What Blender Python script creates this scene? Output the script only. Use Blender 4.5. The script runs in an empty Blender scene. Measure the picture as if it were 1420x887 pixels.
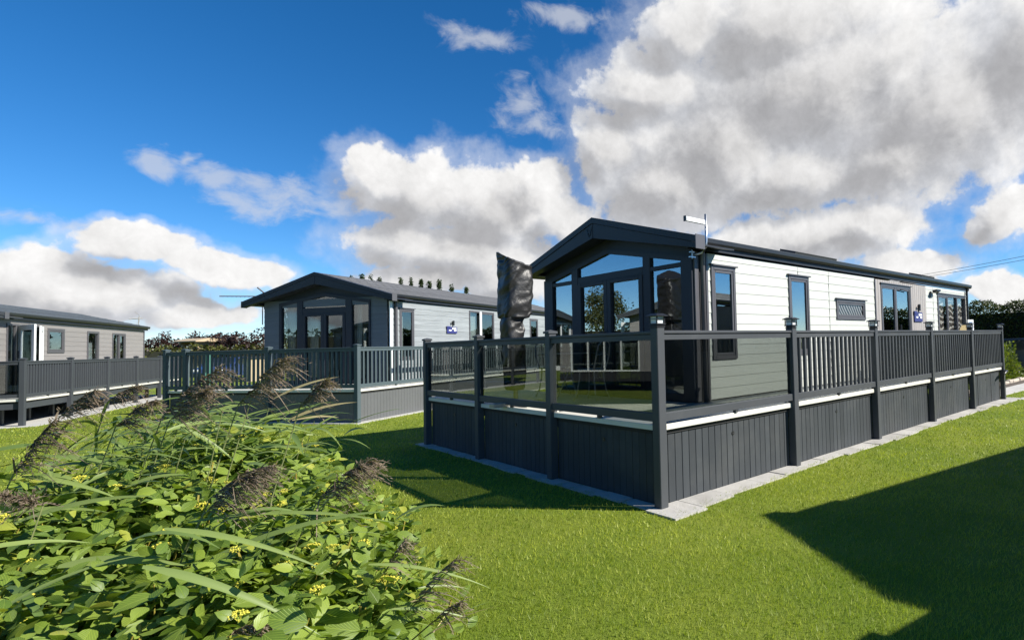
import bpy, bmesh, math, random
import numpy as np
from mathutils import Vector, Matrix, noise
random.seed(7)
rng = np.random.default_rng(7)
R = math.radians
SC = bpy.context.scene
COL = SC.collection

# ------------------------------------------------------------------ camera
CAM_F, CAM_PX, CAM_PY = 766.957, 934.237, 448.357          # focal length and principal point in photo pixels (1420 x 887)
CAM_YAW, CAM_PITCH, CAM_ROLL = 0.7788, 0.0372, -0.0258
CAM_LOC = Vector((-3.6025, -3.779, 1.5536))
cam = bpy.data.cameras.new('camera')
cam_ob = bpy.data.objects.new('camera', cam)
COL.objects.link(cam_ob)
cy_, sy_ = math.cos(CAM_YAW), math.sin(CAM_YAW)
cp_, sp_ = math.cos(CAM_PITCH), math.sin(CAM_PITCH)
fw = Vector((cy_ * cp_, sy_ * cp_, sp_))
rt = Vector((sy_, -cy_, 0))
up = rt.cross(fw)
cr_, sr_ = math.cos(CAM_ROLL), math.sin(CAM_ROLL)
rt2, up2 = cr_ * rt + sr_ * up, -sr_ * rt + cr_ * up
m = Matrix.Identity(4)
for i in range(3):
    m[i][0], m[i][1], m[i][2], m[i][3] = rt2[i], up2[i], -fw[i], CAM_LOC[i]
cam_ob.matrix_world = m
cam.sensor_width = 36
cam.lens = CAM_F / 1420 * 36
cam.shift_x = -(CAM_PX - 710) / 1420
cam.shift_y = (CAM_PY - 443.5) / 1420
cam.clip_start, cam.clip_end = 0.05, 3000
SC.camera = cam_ob

# ------------------------------------------------------------------ light, sky, exposure
SUN_AZ, SUN_EL = R(-53.3), R(36.4)
sun_dir = Vector((math.cos(SUN_AZ) * math.cos(SUN_EL), math.sin(SUN_AZ) * math.cos(SUN_EL), math.sin(SUN_EL)))
sl = bpy.data.lights.new('sun', 'SUN')
sl.energy, sl.angle, sl.color = 5.0, R(0.53), (1.0, 0.95, 0.86)
sun = bpy.data.objects.new('sun', sl)
COL.objects.link(sun)
sun.rotation_euler = sun_dir.to_track_quat('Z', 'Y').to_euler()
SC.view_settings.view_transform = 'Standard'
SC.view_settings.look = 'None'
SC.view_settings.gamma = 1
SC.view_settings.use_curve_mapping = False
SC.view_settings.exposure = 0.82
SC.render.engine = 'CYCLES'
SC.cycles.use_denoising = True
SC.cycles.max_bounces = 8
SC.cycles.transparent_max_bounces = 16
SC.cycles.caustics_reflective = False
SC.cycles.caustics_refractive = False


class NT:
    """small helper to wire shader nodes"""
    def __init__(s, tree):
        s.t = tree
        tree.nodes.clear()

    def n(s, typ, **kw):
        nd = s.t.nodes.new(typ)
        for k, v in kw.items():
            if k.startswith('_'):
                nd.inputs[k[1:].replace('_', ' ')].default_value = v
            else:
                setattr(nd, k, v)
        return nd

    def l(s, a, b):
        s.t.links.new(a, b)

    def put(s, nd, idx, v):
        if isinstance(v, bpy.types.NodeSocket):
            s.l(v, nd.inputs[idx])
        else:
            nd.inputs[idx].default_value = v

    def math(s, op, a, b=0.0, c=0.0, clamp=False):
        nd = s.t.nodes.new('ShaderNodeMath')
        nd.operation, nd.use_clamp = op, clamp
        s.put(nd, 0, a); s.put(nd, 1, b)
        if op in ('MULTIPLY_ADD', 'SMOOTH_MAX', 'SMOOTH_MIN', 'COMPARE'):
            s.put(nd, 2, c)
        return nd.outputs[0]

    def vec(s, op, a, b=None):
        nd = s.t.nodes.new('ShaderNodeVectorMath')
        nd.operation = op
        s.put(nd, 0, a)
        if b is not None:
            s.put(nd, 1, b)
        return nd.outputs['Value'] if op in ('LENGTH', 'DOT_PRODUCT', 'DISTANCE') else nd.outputs[0]

    def noise(s, vec, scale, detail=2, rough=.5, dist=0, out='Fac'):
        nd = s.t.nodes.new('ShaderNodeTexNoise')
        if vec is not None:
            s.l(vec, nd.inputs['Vector'])
        nd.inputs['Scale'].default_value, nd.inputs['Detail'].default_value = scale, detail
        nd.inputs['Roughness'].default_value, nd.inputs['Distortion'].default_value = rough, dist
        return nd.outputs[out]

    def mix(s, fac, a, b, blend='MIX'):
        nd = s.t.nodes.new('ShaderNodeMix')
        nd.data_type, nd.blend_type = 'RGBA', blend
        s.put(nd, 0, fac)
        for i, v in ((6, a), (7, b)):
            if isinstance(v, bpy.types.NodeSocket):
                s.l(v, nd.inputs[i])
            else:
                nd.inputs[i].default_value = (*v[:3], 1)
        return nd.outputs[2]

    def sstep(s, v, lo, hi, a=0.0, b=1.0):
        nd = s.t.nodes.new('ShaderNodeMapRange')
        nd.interpolation_type = 'SMOOTHSTEP'
        s.l(v, nd.inputs[0])
        for i, x in enumerate((lo, hi, a, b)):
            nd.inputs[i + 1].default_value = x
        return nd.outputs[0]


world = bpy.data.worlds.new('World')
SC.world = world
world.use_nodes = True
W = NT(world.node_tree)
sky = W.n('ShaderNodeTexSky', sky_type='NISHITA', sun_disc=False, sun_elevation=SUN_EL,
          sun_rotation=math.atan2(sun_dir.x, sun_dir.y), altitude=0, air_density=0.75, dust_density=0.0, ozone_density=4.5)
# cumulus: soft ellipses (azimuth, elevation, half width, half height in degrees) broken up by fractal noise
CLOUDS = [(29.5, 24.2, 20.5, 8.0), (39.2, 19.5, 14.7, 6.4), (18.3, 20.6, 13.3, 7.8), (46.2, 25.3, 7.2, 3.8), (41.9, 30.1, 4.6, 3.5),
          (50.5, 20.1, 4.5, 4.0), (44.6, 16.3, 9.7, 4.9), (21.6, 16.8, 10.2, 4.5), (8.7, 23.0, 8.9, 6.4), (32.9, 30.0, 14.3, 4.6),
          (31.9, 16.0, 12.7, 4.1), (72.9, 16.0, 3.6, 3.2), (68.7, 14.5, 6.9, 4.0), (61.5, 14.0, 6.9, 4.5), (58.3, 15.7, 4.3, 3.1),
          (65.5, 9.7, 9.8, 2.9), (70.6, 10.5, 4.6, 2.6), (55.1, 13.1, 3.6, 2.8), 
          (89.4, 8.0, 3.6, 1.7),
          (84.3, 7.0, 4.7, 1.8), (93.8, 5.6, 3.9, 2.0), (91.0, 4.8, 6.8, 2.0), (13.2, 10.5, 3.6, 3.0),
          (30.0, 10.2, 10.5, 3.5), (24.8, 11.2, 5.6, 2.7), (35.8, 9.5, 5.8, 4.0), (20.8, 6.6, 5.6, 1.8), (13.8, 3.9, 3.3, 1.4),
          (68.1, 6.7, 6.3, 1.5), (60.9, 7.0, 5.5, 2.8),
          (84.7, 3.1, 4.0, 1.3)]
WISPS = [(79.5, 13.4, 4.8, 1.6), (82.9, 12.2, 3.3, 1.1), (84.7, 14.3, 2.2, 1.1), (76.9, 13.1, 2.7, 1.2), (88.3, 15.1, 1.3, 1.3), (86.3, 15.6, 0.9, 0.6), (94.8, 9.6, 1.6, 0.7), (60.5, 24.2, 2.5, 2.0), (58.2, 21.8, 4.3, 1.6), (54.3, 30.9, 5.2, 1.5), (96.5, 9.8, 3.0, .8), (91.8, 9.1, 2.2, .7), (88.0, 2.6, 7.0, 1.2), (80.5, 3.6, 4.0, 1.0), (64, 28.5, 5, 1.2)]
# the same kind of sky goes on round the rest of the horizon
_r = random.Random(3)
for k in range(9):
    a0 = 118 + k * 26 + _r.uniform(-6, 6)
    e0 = _r.choice((5, 7, 10, 30))
    for j in range(2):
        CLOUDS.append((a0 + _r.uniform(-5, 5), e0 + _r.uniform(-1, 1.5), _r.uniform(3, 7), _r.uniform(1.2, 2.4)))

geo = W.n('ShaderNodeTexCoord')


def density(dvec, first=True):
    sep = W.n('ShaderNodeSeparateXYZ'); W.l(dvec, sep.inputs[0])
    az = W.math('MULTIPLY', W.math('ARCTAN2', sep.outputs[1], sep.outputs[0]), 57.2958)
    neg = W.math('LESS_THAN', az, -62)
    az = W.math('MULTIPLY_ADD', neg, 360.0, az)
    el = W.math('MULTIPLY', W.math('ARCSINE', sep.outputs[2]), 57.2958)
    # wobble the outline
    wob = W.noise(dvec, 9, 4, .6, out='Color')
    wv = W.vec('MULTIPLY', W.vec('SUBTRACT', wob, (.5, .5, .5)), (7.0, 5.0, 0))
    comb = W.n('ShaderNodeCombineXYZ'); W.l(az, comb.inputs[0]); W.l(el, comb.inputs[1])
    p = W.vec('ADD', comb.outputs[0], wv)
    p = W.vec('MULTIPLY', p, (1, 1, 0))
    cur = None
    for a, e, ra, re in CLOUDS:
        q = W.vec('MULTIPLY', W.vec('SUBTRACT', p, (a, e, 0)), (1 / ra, 1 / re, 0))
        d = W.vec('LENGTH', q)
        cur = d if cur is None else W.math('SMOOTH_MIN', cur, d, .22)
    base = W.math('SUBTRACT', 1.12, cur)
    vw = W.vec('ADD', dvec, W.vec('MULTIPLY', W.vec('SUBTRACT', W.noise(dvec, 22, 4, .6, out='Color'), (.5, .5, .5)), (.05, .05, .05)))
    vo = W.n('ShaderNodeTexVoronoi', feature='F1', normalize=True)
    vo.inputs['Scale'].default_value, vo.inputs['Detail'].default_value, vo.inputs['Roughness'].default_value = 17, 2.5, .55
    W.l(vw, vo.inputs['Vector'])
    puff = W.math('SUBTRACT', .42, vo.outputs['Distance'])
    f1 = W.noise(dvec, 10, 10, .64, .15)
    tex = W.math('MULTIPLY_ADD', puff, .70, W.math('MULTIPLY', W.math('SUBTRACT', f1, .5), 1.15))
    d = W.math('ADD', base, tex)
    cw = None
    for a, e, ra, re in (WISPS if first else ()):
        q = W.vec('MULTIPLY', W.vec('SUBTRACT', p, (a, e, 0)), (.8 / ra, .8 / re, 0))
        dd = W.vec('LENGTH', q)
        cw = dd if cw is None else W.math('SMOOTH_MIN', cw, dd, .3)
    if first:
        n1 = W.noise(W.vec('MULTIPLY', dvec, (1, 1, 1.6)), 16, 8, .66, .5)
        cw = W.math('ADD', W.math('SUBTRACT', 1.0, cw), W.math('MULTIPLY', W.math('SUBTRACT', n1, .5), 2.2))
    return d, el, base, tex, cw


dn = W.vec('NORMALIZE', geo.outputs['Generated'])
D0, EL, B0, F0, WI = density(dn)
dn2 = W.vec('NORMALIZE', W.vec('ADD', dn, tuple(sun_dir * 0.06)))
D1, _, B1, F1, _ = density(dn2, False)
alpha = W.sstep(D0, .13, .43)
wisp = W.sstep(D0, -.18, .3, 0, .36)
alpha = W.math('MAXIMUM', alpha, wisp)
# sun side bright, deep middle and underside grey
depth = W.math('MULTIPLY_ADD', F1, .55, W.math('MULTIPLY_ADD', B1, .85, W.math('MULTIPLY', B0, .15)))
thick = W.sstep(depth, .08, 1.05)
dl = W.math('MULTIPLY_ADD', W.math('SUBTRACT', B0, B1), 1.25, W.math('MULTIPLY', W.math('SUBTRACT', F0, F1), .75))
lit = W.sstep(dl, -.28, .40)
grey = W.mix(thick, (4.4, 4.6, 5.0), (2.75, 2.75, 2.85))
white = W.mix(thick, (5.75, 5.7, 5.65), (4.1, 4.05, 4.05))
ccol = W.mix(lit, grey, white)
fine = W.noise(dn, 30, 7, .65, .3)
cmul = W.math('MULTIPLY_ADD', F0, .30, W.math('MULTIPLY_ADD', fine, .50, .74))
cv = W.n('ShaderNodeCombineXYZ')
for k in range(3):
    W.l(cmul, cv.inputs[k])
ccol = W.vec('MULTIPLY', ccol, cv.outputs[0])
skyc = sky.outputs[0]
hs = W.n('ShaderNodeHueSaturation'); hs.inputs['Saturation'].default_value = 1.27
W.l(skyc, hs.inputs['Color'])
wal = W.sstep(WI, .1, 1.0, 0, .62)
final = W.mix(wal, hs.outputs[0], (4.3, 4.45, 4.75))
final = W.mix(alpha, final, ccol)
bg = W.n('ShaderNodeBackground'); bg.inputs['Strength'].default_value = 0.09
W.l(final, bg.inputs[0])
wo = W.n('ShaderNodeOutputWorld'); W.l(bg.outputs[0], wo.inputs[0])
world.cycles.sampling_method = 'MANUAL'
world.cycles.sample_map_resolution = 512


# ------------------------------------------------------------------ materials
MATS = {}


def mat(name, col, rough=.5, var=.08, vscale=3.0, bump=0.0, bscale=40.0, stretch=None, spec=.5, rnd=0.0, coord='Object', detail=4, metal=0.0, var2=None):
    """principled surface with mottling, optional stretched grain and a per-object shift"""
    if name in MATS:
        return MATS[name]
    mt = bpy.data.materials.new(name)
    mt.use_nodes = True
    N = NT(mt.node_tree)
    tc = N.n('ShaderNodeTexCoord')
    v = tc.outputs[coord]
    if rnd:
        oi = N.n('ShaderNodeObjectInfo')
        v = N.vec('ADD', v, N.vec('MULTIPLY', oi.outputs['Random'], (13.1, 7.7, 3.3)) if False else oi.outputs['Location'])
    vs = N.vec('MULTIPLY', v, stretch) if stretch else v
    nz = N.noise(vs, vscale, detail, .6)
    c = N.mix(nz, tuple(x * (1 - var * 2) for x in col), tuple(min(1, x * (1 + var * 2)) for x in col))
    if var2:
        nz2 = N.noise(v, var2[0], 5, .65)
        c = N.mix(N.math('MULTIPLY', N.sstep(nz2, .45, .7), var2[2]), c, var2[1])
    if rnd:
        f = N.math('MULTIPLY_ADD', oi.outputs['Random'], 2 * rnd, 1 - rnd)
        c = N.mix(1.0, c, N.vec('MULTIPLY', (1, 1, 1), f) if False else f, 'MULTIPLY')
    b = N.n('ShaderNodeBsdfPrincipled')
    N.l(c, b.inputs['Base Color'])
    rr = N.math('MULTIPLY_ADD', nz, .16, rough - .08)
    N.l(rr, b.inputs['Roughness'])
    b.inputs['Specular IOR Level'].default_value = spec
    b.inputs['Metallic'].default_value = metal
    if bump:
        bp = N.n('ShaderNodeBump'); bp.inputs['Strength'].default_value = bump; bp.inputs['Distance'].default_value = .01
        bn = N.noise(vs, bscale, 4, .6)
        N.l(bn, bp.inputs['Height'])
        N.l(bp.outputs[0], b.inputs['Normal'])
    o = N.n('ShaderNodeOutputMaterial')
    N.l(b.outputs[0], o.inputs[0])
    MATS[name] = mt
    return mt


def glass(name, tint, refl, frost=0.0):
    mt = bpy.data.materials.new(name)
    mt.use_nodes = True
    N = NT(mt.node_tree)
    tr = N.n('ShaderNodeBsdfTransparent'); tr.inputs[0].default_value = (*tint, 1)
    gl = N.n('ShaderNodeBsdfGlossy'); gl.inputs['Roughness'].default_value = frost
    gl.inputs[0].default_value = (.92, .97, .97, 1)
    tc = N.n('ShaderNodeTexCoord')
    bp = N.n('ShaderNodeBump'); bp.inputs['Strength'].default_value = .012; bp.inputs['Distance'].default_value = .02
    N.l(N.noise(tc.outputs['Object'], 1.3, 1), bp.inputs['Height'])
    N.l(bp.outputs[0], gl.inputs['Normal'])
    lw = N.n('ShaderNodeLayerWeight'); lw.inputs[0].default_value = .5
    f = N.math('MULTIPLY_ADD', N.math('POWER', lw.outputs['Facing'], 4.0), .85 * (1.0 - refl), refl, clamp=True)
    mx = N.n('ShaderNodeMixShader')
    N.l(f, mx.inputs[0]); N.l(tr.outputs[0], mx.inputs[1]); N.l(gl.outputs[0], mx.inputs[2])
    o = N.n('ShaderNodeOutputMaterial'); N.l(mx.outputs[0], o.inputs[0])
    return mt


PVC = mat('anthracite_pvc', (.068, .073, .080), .45, .05, 2.5, .08, 90, spec=.16, rnd=.05, var2=(1.1, (.115, .118, .12), .35))
PVC2 = mat('anthracite_plank', (.054, .060, .066), .58, .06, 3, .12, 60, (6, 6, .6), spec=.1, rnd=.10, var2=(1.6, (.095, .098, .098), .35))
TEAL = mat('blue_grey_rail', (.075, .100, .110), .45, .05, 2.5, .08, 90, spec=.16, rnd=.05)
NAVY = mat('navy_trim', (.028, .033, .043), .45, .05, 2, .05, 80, spec=.2, rnd=.04)
FRAME = mat('grey_frame', (.085, .082, .088), .38, .04, 3, .03, 80)
DARK = mat('dark_underframe', (.02, .02, .021), .8, .1)
BLACK = mat('black_plastic', (.012, .012, .013), .38, .1, 6)
NOSE = mat('cream_edge', (.62, .61, .55), .5, .03, 5, .1, 60)
BOARD = mat('deck_board', (.55, .55, .49), .42, .10, 2, .35, 30, (1, 14, 14), rnd=.07)
WHITE_CLAD = mat('white_cladding', (.515, .53, .485), .55, .025, 2, .22, 22, (.7, 9, 9), rnd=.02, coord='Object', var2=(.8, (.52, .53, .49), .4))
BLUE_CLAD = mat('pale_grey_cladding', (.25, .27, .28), .55, .28, 3.2, .5, 9, (.5, 9, 14), rnd=.05, coord='Object')
TAUPE_CLAD = mat('taupe_cladding', (.245, .23, .22), .55, .08, 3, .4, 12, (.6, 9, 9), rnd=.07, coord='Object')
DARK_CLAD = mat('charcoal_cladding', (.10, .105, .11), .55, .06, 3, .3, 12, (.6, 9, 9), rnd=.06)
PUTTY = mat('putty_board', (.34, .315, .295), .55, .05, 3, .2, 20, (9, 9, .7), rnd=.04)
ROOF = mat('grey_roof_sheet', (.085, .087, .09), .62, .16, 9, .9, 60, rnd=.05, detail=8)
WHITE = mat('white_pvc', (.78, .79, .78), .35, .02)
PANE = glass('window_glass', (.50, .55, .56), .30)
PANE3 = glass('bedroom_window_glass', (.88, .89, .88), .03)
PANE2 = glass('clear_window_glass', (.70, .74, .74), .12)
BALGLASS = glass('tinted_glass', (.55, .575, .565), .085)
LAMPGLASS = mat('lantern_glass', (.62, .65, .66), .18, .06, 20, spec=.6)
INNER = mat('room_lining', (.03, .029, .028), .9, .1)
CURTAIN = mat('cream_curtain', (.62, .60, .55), .9, .04, 5)
METAL = mat('galvanised_metal', (.55, .56, .57), .32, .1, 8, metal=.9)
DULLMETAL = mat('painted_steel', (.34, .32, .28), .45, .1, 8, metal=.3)
SLAB = mat('pale_slab', (.42, .405, .375), .8, .12, 4, .5, 40, rnd=.12, var2=(3, (.30, .28, .25), .5))
CONC = mat('concrete_pad', (.44, .43, .40), .85, .1, 2, .4, 30)
STONE = mat('kerb_stone', (.46, .40, .33), .85, .12, 4, .5, 30, rnd=.1)
BARK = mat('bark_mulch', (.09, .07, .055), .9, .35, 30, 1.0, 60)
SIGNBLUE = mat('navy_sign', (.035, .04, .16), .4, .03)
TAN = mat('tan_timber', (.42, .33, .21), .7, .1, 4, .3, 20, (6, 6, .6), rnd=.06)
GREENPAINT = mat('green_paint', (.05, .16, .12), .4, .06)
TRUNK = mat('bark', (.09, .07, .055), .9, .2, 6, .8, 20, (3, 3, .6))
TYRE = mat('tyre_rubber', (.015, .015, .016), .8, .1)
CARBLUE = mat('blue_car_paint', (.02, .04, .12), .18, .03)
CARGREY = mat('dark_car_paint', (.05, .052, .058), .18, .03)
STALK = mat('reed_stalk', (.20, .22, .08), .6, .2, 20)
YSTEM = mat('yellow_stem', (.30, .25, .045), .5, .25, 30)
YFLOWER = mat('yellow_flower', (.50, .46, .05), .6, .15, 60)
YCARD = mat('yellow_board', (.62, .47, .22), .6, .04)


def leafmat(name, base, alt, trans=.35, rough=.45, veins=False, spec=.4):
    mt = bpy.data.materials.new(name)
    mt.use_nodes = True
    N = NT(mt.node_tree)
    at = N.n('ShaderNodeAttribute', attribute_name='tint')
    t = at.outputs['Fac']
    c = N.mix(t, base, alt)
    if veins:
        c = N.mix(N.math('MULTIPLY', N.sstep(t, .90, 1.0), .6), c, (.46, .42, .06))
    tc = N.n('ShaderNodeTexCoord')
    nz = N.noise(tc.outputs['Object'], 30 if veins else 4, 3)
    c = N.mix(N.math('MULTIPLY', nz, .35), c, tuple(x * .6 for x in base))
    b = N.n('ShaderNodeBsdfPrincipled')
    b.inputs['Roughness'].default_value = rough
    b.inputs['Specular IOR Level'].default_value = spec
    if veins:
        uv = N.n('ShaderNodeUVMap', uv_map='UVMap')
        sp = N.n('ShaderNodeSeparateXYZ'); N.l(uv.outputs[0], sp.inputs[0])
        u = N.math('ABSOLUTE', N.math('SUBTRACT', sp.outputs[0], .5))
        ph = N.math('SUBTRACT', sp.outputs[1], N.math('MULTIPLY', N.math('POWER', u, .75), 1.0))
        w = N.math('SINE', N.math('MULTIPLY', ph, 48))
        w = N.sstep(w, .55, 1.0)
        mid = N.sstep(u, .0, .03, 1, 0)
        w = N.math('MAXIMUM', w, mid)
        c = N.mix(N.math('MULTIPLY', w, .30), c, tuple(min(1, x * 1.8) for x in alt))
        bp = N.n('ShaderNodeBump', invert=True); bp.inputs['Strength'].default_value = .45; bp.inputs['Distance'].default_value = .004
        N.l(w, bp.inputs['Height']); N.l(bp.outputs[0], b.inputs['Normal'])
    N.l(c, b.inputs['Base Color'])
    tr = N.n('ShaderNodeBsdfTranslucent')
    N.l(N.mix(1.0, c, (1.25, 1.35, .45), 'MULTIPLY'), tr.inputs[0])
    mx = N.n('ShaderNodeMixShader'); mx.inputs[0].default_value = trans
    N.l(b.outputs[0], mx.inputs[1]); N.l(tr.outputs[0], mx.inputs[2])
    o = N.n('ShaderNodeOutputMaterial'); N.l(mx.outputs[0], o.inputs[0])
    return mt


LEAF = leafmat('dogwood_leaf', (.075, .14, .020), (.30, .385, .058), .30, .42, True)
REEDLEAF = leafmat('reed_leaf', (.12, .19, .05), (.28, .35, .10), .30, .4)
DRYREED = leafmat('dry_reed', (.30, .24, .10), (.42, .36, .20), .3, .6)
PLUME = leafmat('reed_plume', (.10, .072, .058), (.42, .33, .25), .35, .8, spec=.1)
PALEPLUME = leafmat('pale_plume', (.22, .17, .12), (.40, .33, .25), .3, .8, spec=.1)
GRASS = leafmat('grass_blade', (.20, .28, .024), (.50, .53, .078), .40, .5)
REDLEAF = leafmat('plum_leaf', (.032, .016, .015), (.066, .034, .026), .2, .5)
HEDGELEAF = leafmat('hedge_leaf', (.036, .056, .013), (.095, .115, .028), .2, .5)
LAURELLEAF = leafmat('laurel_leaf', (.085, .13, .02), (.20, .23, .05), .3, .35)
CONIFER = leafmat('conifer_leaf', (.030, .052, .018), (.07, .10, .035), .2, .6)
WILLOWLEAF = leafmat('willow_leaf', (.075, .09, .03), (.16, .17, .07), .3, .5)


def lawn_mat():
    mt = bpy.data.materials.new('lawn')
    mt.use_nodes = True
    N = NT(mt.node_tree)
    tc = N.n('ShaderNodeTexCoord')
    v = tc.outputs['Object']
    a = N.noise(v, .55, 5, .65)
    b_ = N.noise(v, 9, 5, .7)
    f = N.noise(v, 150, 3, .7)
    c = N.mix(N.sstep(a, .35, .7), (.19, .265, .026), (.31, .35, .048))
    c = N.mix(N.math('MULTIPLY', N.sstep(b_, .35, .75), .6), c, (.21, .26, .045))
    c = N.mix(N.sstep(f, .3, .75), N.mix(1, c, (.45, .5, .4), 'MULTIPLY'), c)
    b = N.n('ShaderNodeBsdfPrincipled'); b.inputs['Roughness'].default_value = .8
    b.inputs['Specular IOR Level'].default_value = .15
    N.l(c, b.inputs['Base Color'])
    bp = N.n('ShaderNodeBump'); bp.inputs['Strength'].default_value = .6; bp.inputs['Distance'].default_value = .03
    N.l(f, bp.inputs['Height']); N.l(bp.outputs[0], b.inputs['Normal'])
    o = N.n('ShaderNodeOutputMaterial'); N.l(b.outputs[0], o.inputs[0])
    return mt


# ------------------------------------------------------------------ mesh helpers
class MB:
    """collects simple shapes and links them as one mesh object"""
    def __init__(s):
        s.v, s.f = [], []

    def add(s, vs, fs, M=None):
        k = len(s.v)
        s.v += [tuple(M @ Vector(p)) if M else tuple(p) for p in vs]
        s.f += [tuple(i + k for i in f) for f in fs]
        return s

    def box(s, x0, y0, z0, x1, y1, z1, M=None):
        return s.add([(x0, y0, z0), (x1, y0, z0), (x1, y1, z0), (x0, y1, z0), (x0, y0, z1), (x1, y0, z1), (x1, y1, z1), (x0, y1, z1)],
                     [(0, 3, 2, 1), (4, 5, 6, 7), (0, 1, 5, 4), (1, 2, 6, 5), (2, 3, 7, 6), (3, 0, 4, 7)], M)

    def bbox(s, x0, y0, z0, x1, y1, z1, c=.004, M=None):
        """box with small chamfers on the four vertical edges and the top"""
        c = min(c, (x1 - x0) * .4, (y1 - y0) * .4, (z1 - z0) * .4)
        ring = [(x0 + c, y0), (x1 - c, y0), (x1, y0 + c), (x1, y1 - c), (x1 - c, y1), (x0 + c, y1), (x0, y1 - c), (x0, y0 + c)]
        ti = [(x0 + c, y0 + c), (x1 - c, y0 + c), (x1 - c, y0 + c), (x1 - c, y1 - c), (x1 - c, y1 - c), (x0 + c, y1 - c), (x0 + c, y1 - c), (x0 + c, y0 + c)]
        vs = [(x, y, z0) for x, y in ring] + [(x, y, z1 - c) for x, y in ring] + [(x0 + c, y0 + c, z1), (x1 - c, y0 + c, z1), (x1 - c, y1 - c, z1), (x0 + c, y1 - c, z1)]
        fs = [tuple(range(7, -1, -1))]
        fs += [(i, (i + 1) % 8, 8 + (i + 1) % 8, 8 + i) for i in range(8)]
        fs += [(8, 9, 17, 16), (9, 10, 17), (10, 11, 18, 17), (11, 12, 18), (12, 13, 19, 18), (13, 14, 19), (14, 15, 16, 19), (15, 8, 16), (16, 17, 18, 19)]
        return s.add(vs, fs, M)

    def prism(s, poly, axis, a, b, M=None):
        """extrude a polygon; axis 0: poly in (y,z), 1: (x,z), 2: (x,y)"""
        n = len(poly)
        def pt(p, t):
            return (t, p[0], p[1]) if axis == 0 else (p[0], t, p[1]) if axis == 1 else (p[0], p[1], t)
        vs = [pt(p, a) for p in poly] + [pt(p, b) for p in poly]
        fs = [tuple(range(n))[::-1], tuple(range(n, 2 * n))] + [(i, (i + 1) % n, n + (i + 1) % n, n + i) for i in range(n)]
        return s.add(vs, fs, M)

    def tube(s, pts, rad, n=6, cap=True, M=None):
        pts = [Vector(p) for p in pts]
        rads = rad if isinstance(rad, (list, tuple)) else [rad] * len(pts)
        vs, fs = [], []
        ref = Vector((0, 0, 1))
        for i, p in enumerate(pts):
            t = (pts[min(i + 1, len(pts) - 1)] - pts[max(i - 1, 0)]).normalized()
            r = ref if abs(t.dot(ref)) < .9 else Vector((1, 0, 0))
            a = t.cross(r).normalized(); b = t.cross(a)
            for k in range(n):
                w = 2 * math.pi * k / n
                vs.append(p + (a * math.cos(w) + b * math.sin(w)) * rads[i])
        for i in range(len(pts) - 1):
            for k in range(n):
                k2 = (k + 1) % n
                fs.append((i * n + k, i * n + k2, (i + 1) * n + k2, (i + 1) * n + k))
        if cap:
            fs.append(tuple(range(n))[::-1]); fs.append(tuple(range((len(pts) - 1) * n, len(pts) * n)))
        return s.add(vs, fs, M)

    def mesh(s, name, mt, smooth=False):
        me = bpy.data.meshes.new(name)
        me.from_pydata(s.v, [], s.f)
        bm = bmesh.new(); bm.from_mesh(me)
        bmesh.ops.recalc_face_normals(bm, faces=bm.faces)
        bm.to_mesh(me); bm.free()
        if mt:
            me.materials.append(mt)
        if smooth:
            me.polygons.foreach_set('use_smooth', [True] * len(me.polygons))
        return me

    def build(s, name, mt, parent=None, smooth=False, M=None):
        return link(name, s.mesh(name, mt, smooth), parent, M)


def link(name, me, parent=None, M=None):
    o = bpy.data.objects.new(name, me)
    COL.objects.link(o)
    if parent:
        o.parent = parent
    if M is not None:
        o.matrix_local = M
    return o


def tag(o, label=None, cat=None, group=None, kind=None):
    for k, v in (('label', label), ('category', cat), ('group', group), ('kind', kind)):
        if v:
            o[k] = v
    return o


def thing(name, label, cat, loc=(0, 0, 0), rz=0, group=None):
    o = bpy.data.objects.new(name, None)
    o.empty_display_size = .2
    COL.objects.link(o)
    o.location = loc
    o.rotation_euler = (0, 0, rz)
    return tag(o, label, cat, group)


T = Matrix.Translation


def copy_tree(o, parent=None):
    c = o.copy()
    COL.objects.link(c)
    c.parent = parent
    for ch in list(o.children):
        copy_tree(ch, c)
    return c


def raw_mesh(name, verts, faces_flat, nper, mt, tint=None, uv=None):
    """big mesh straight from numpy; all faces have nper corners"""
    me = bpy.data.meshes.new(name)
    nv, nf = len(verts), len(faces_flat) // nper
    me.vertices.add(nv); me.vertices.foreach_set('co', np.asarray(verts, np.float32).ravel())
    me.loops.add(nf * nper); me.loops.foreach_set('vertex_index', np.asarray(faces_flat, np.int32))
    me.polygons.add(nf)
    me.polygons.foreach_set('loop_start', np.arange(0, nf * nper, nper, dtype=np.int32))
    me.polygons.foreach_set('loop_total', np.full(nf, nper, np.int32))
    if tint is not None:
        a = me.attributes.new('tint', 'FLOAT', 'POINT'); a.data.foreach_set('value', np.asarray(tint, np.float32))
    if uv is not None:
        u = me.uv_layers.new(name='UVMap'); u.data.foreach_set('uv', np.asarray(uv, np.float32)[np.asarray(faces_flat)].ravel())
    me.materials.append(mt)
    me.update(calc_edges=True)
    return me


def scatter(tv, tf, nper, P, Ex, Ey, Ez, tint=None, tuv=None):
    """copies of a template (verts tv, faces tf) into frames P + x*Ex + y*Ey + z*Ez"""
    n, k = len(P), len(tv)
    V = P[:, None, :] + tv[None, :, 0, None] * Ex[:, None, :] + tv[None, :, 1, None] * Ey[:, None, :] + tv[None, :, 2, None] * Ez[:, None, :]
    F = (np.asarray(tf)[None, :] + (np.arange(n) * k)[:, None]).ravel()
    t = None if tint is None else np.repeat(tint, k)
    u = None if tuv is None else np.tile(tuv, (n, 1))
    return V.reshape(-1, 3), F, t, u


def unit(a):
    return a / np.maximum(np.linalg.norm(a, axis=-1, keepdims=True), 1e-9)


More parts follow.
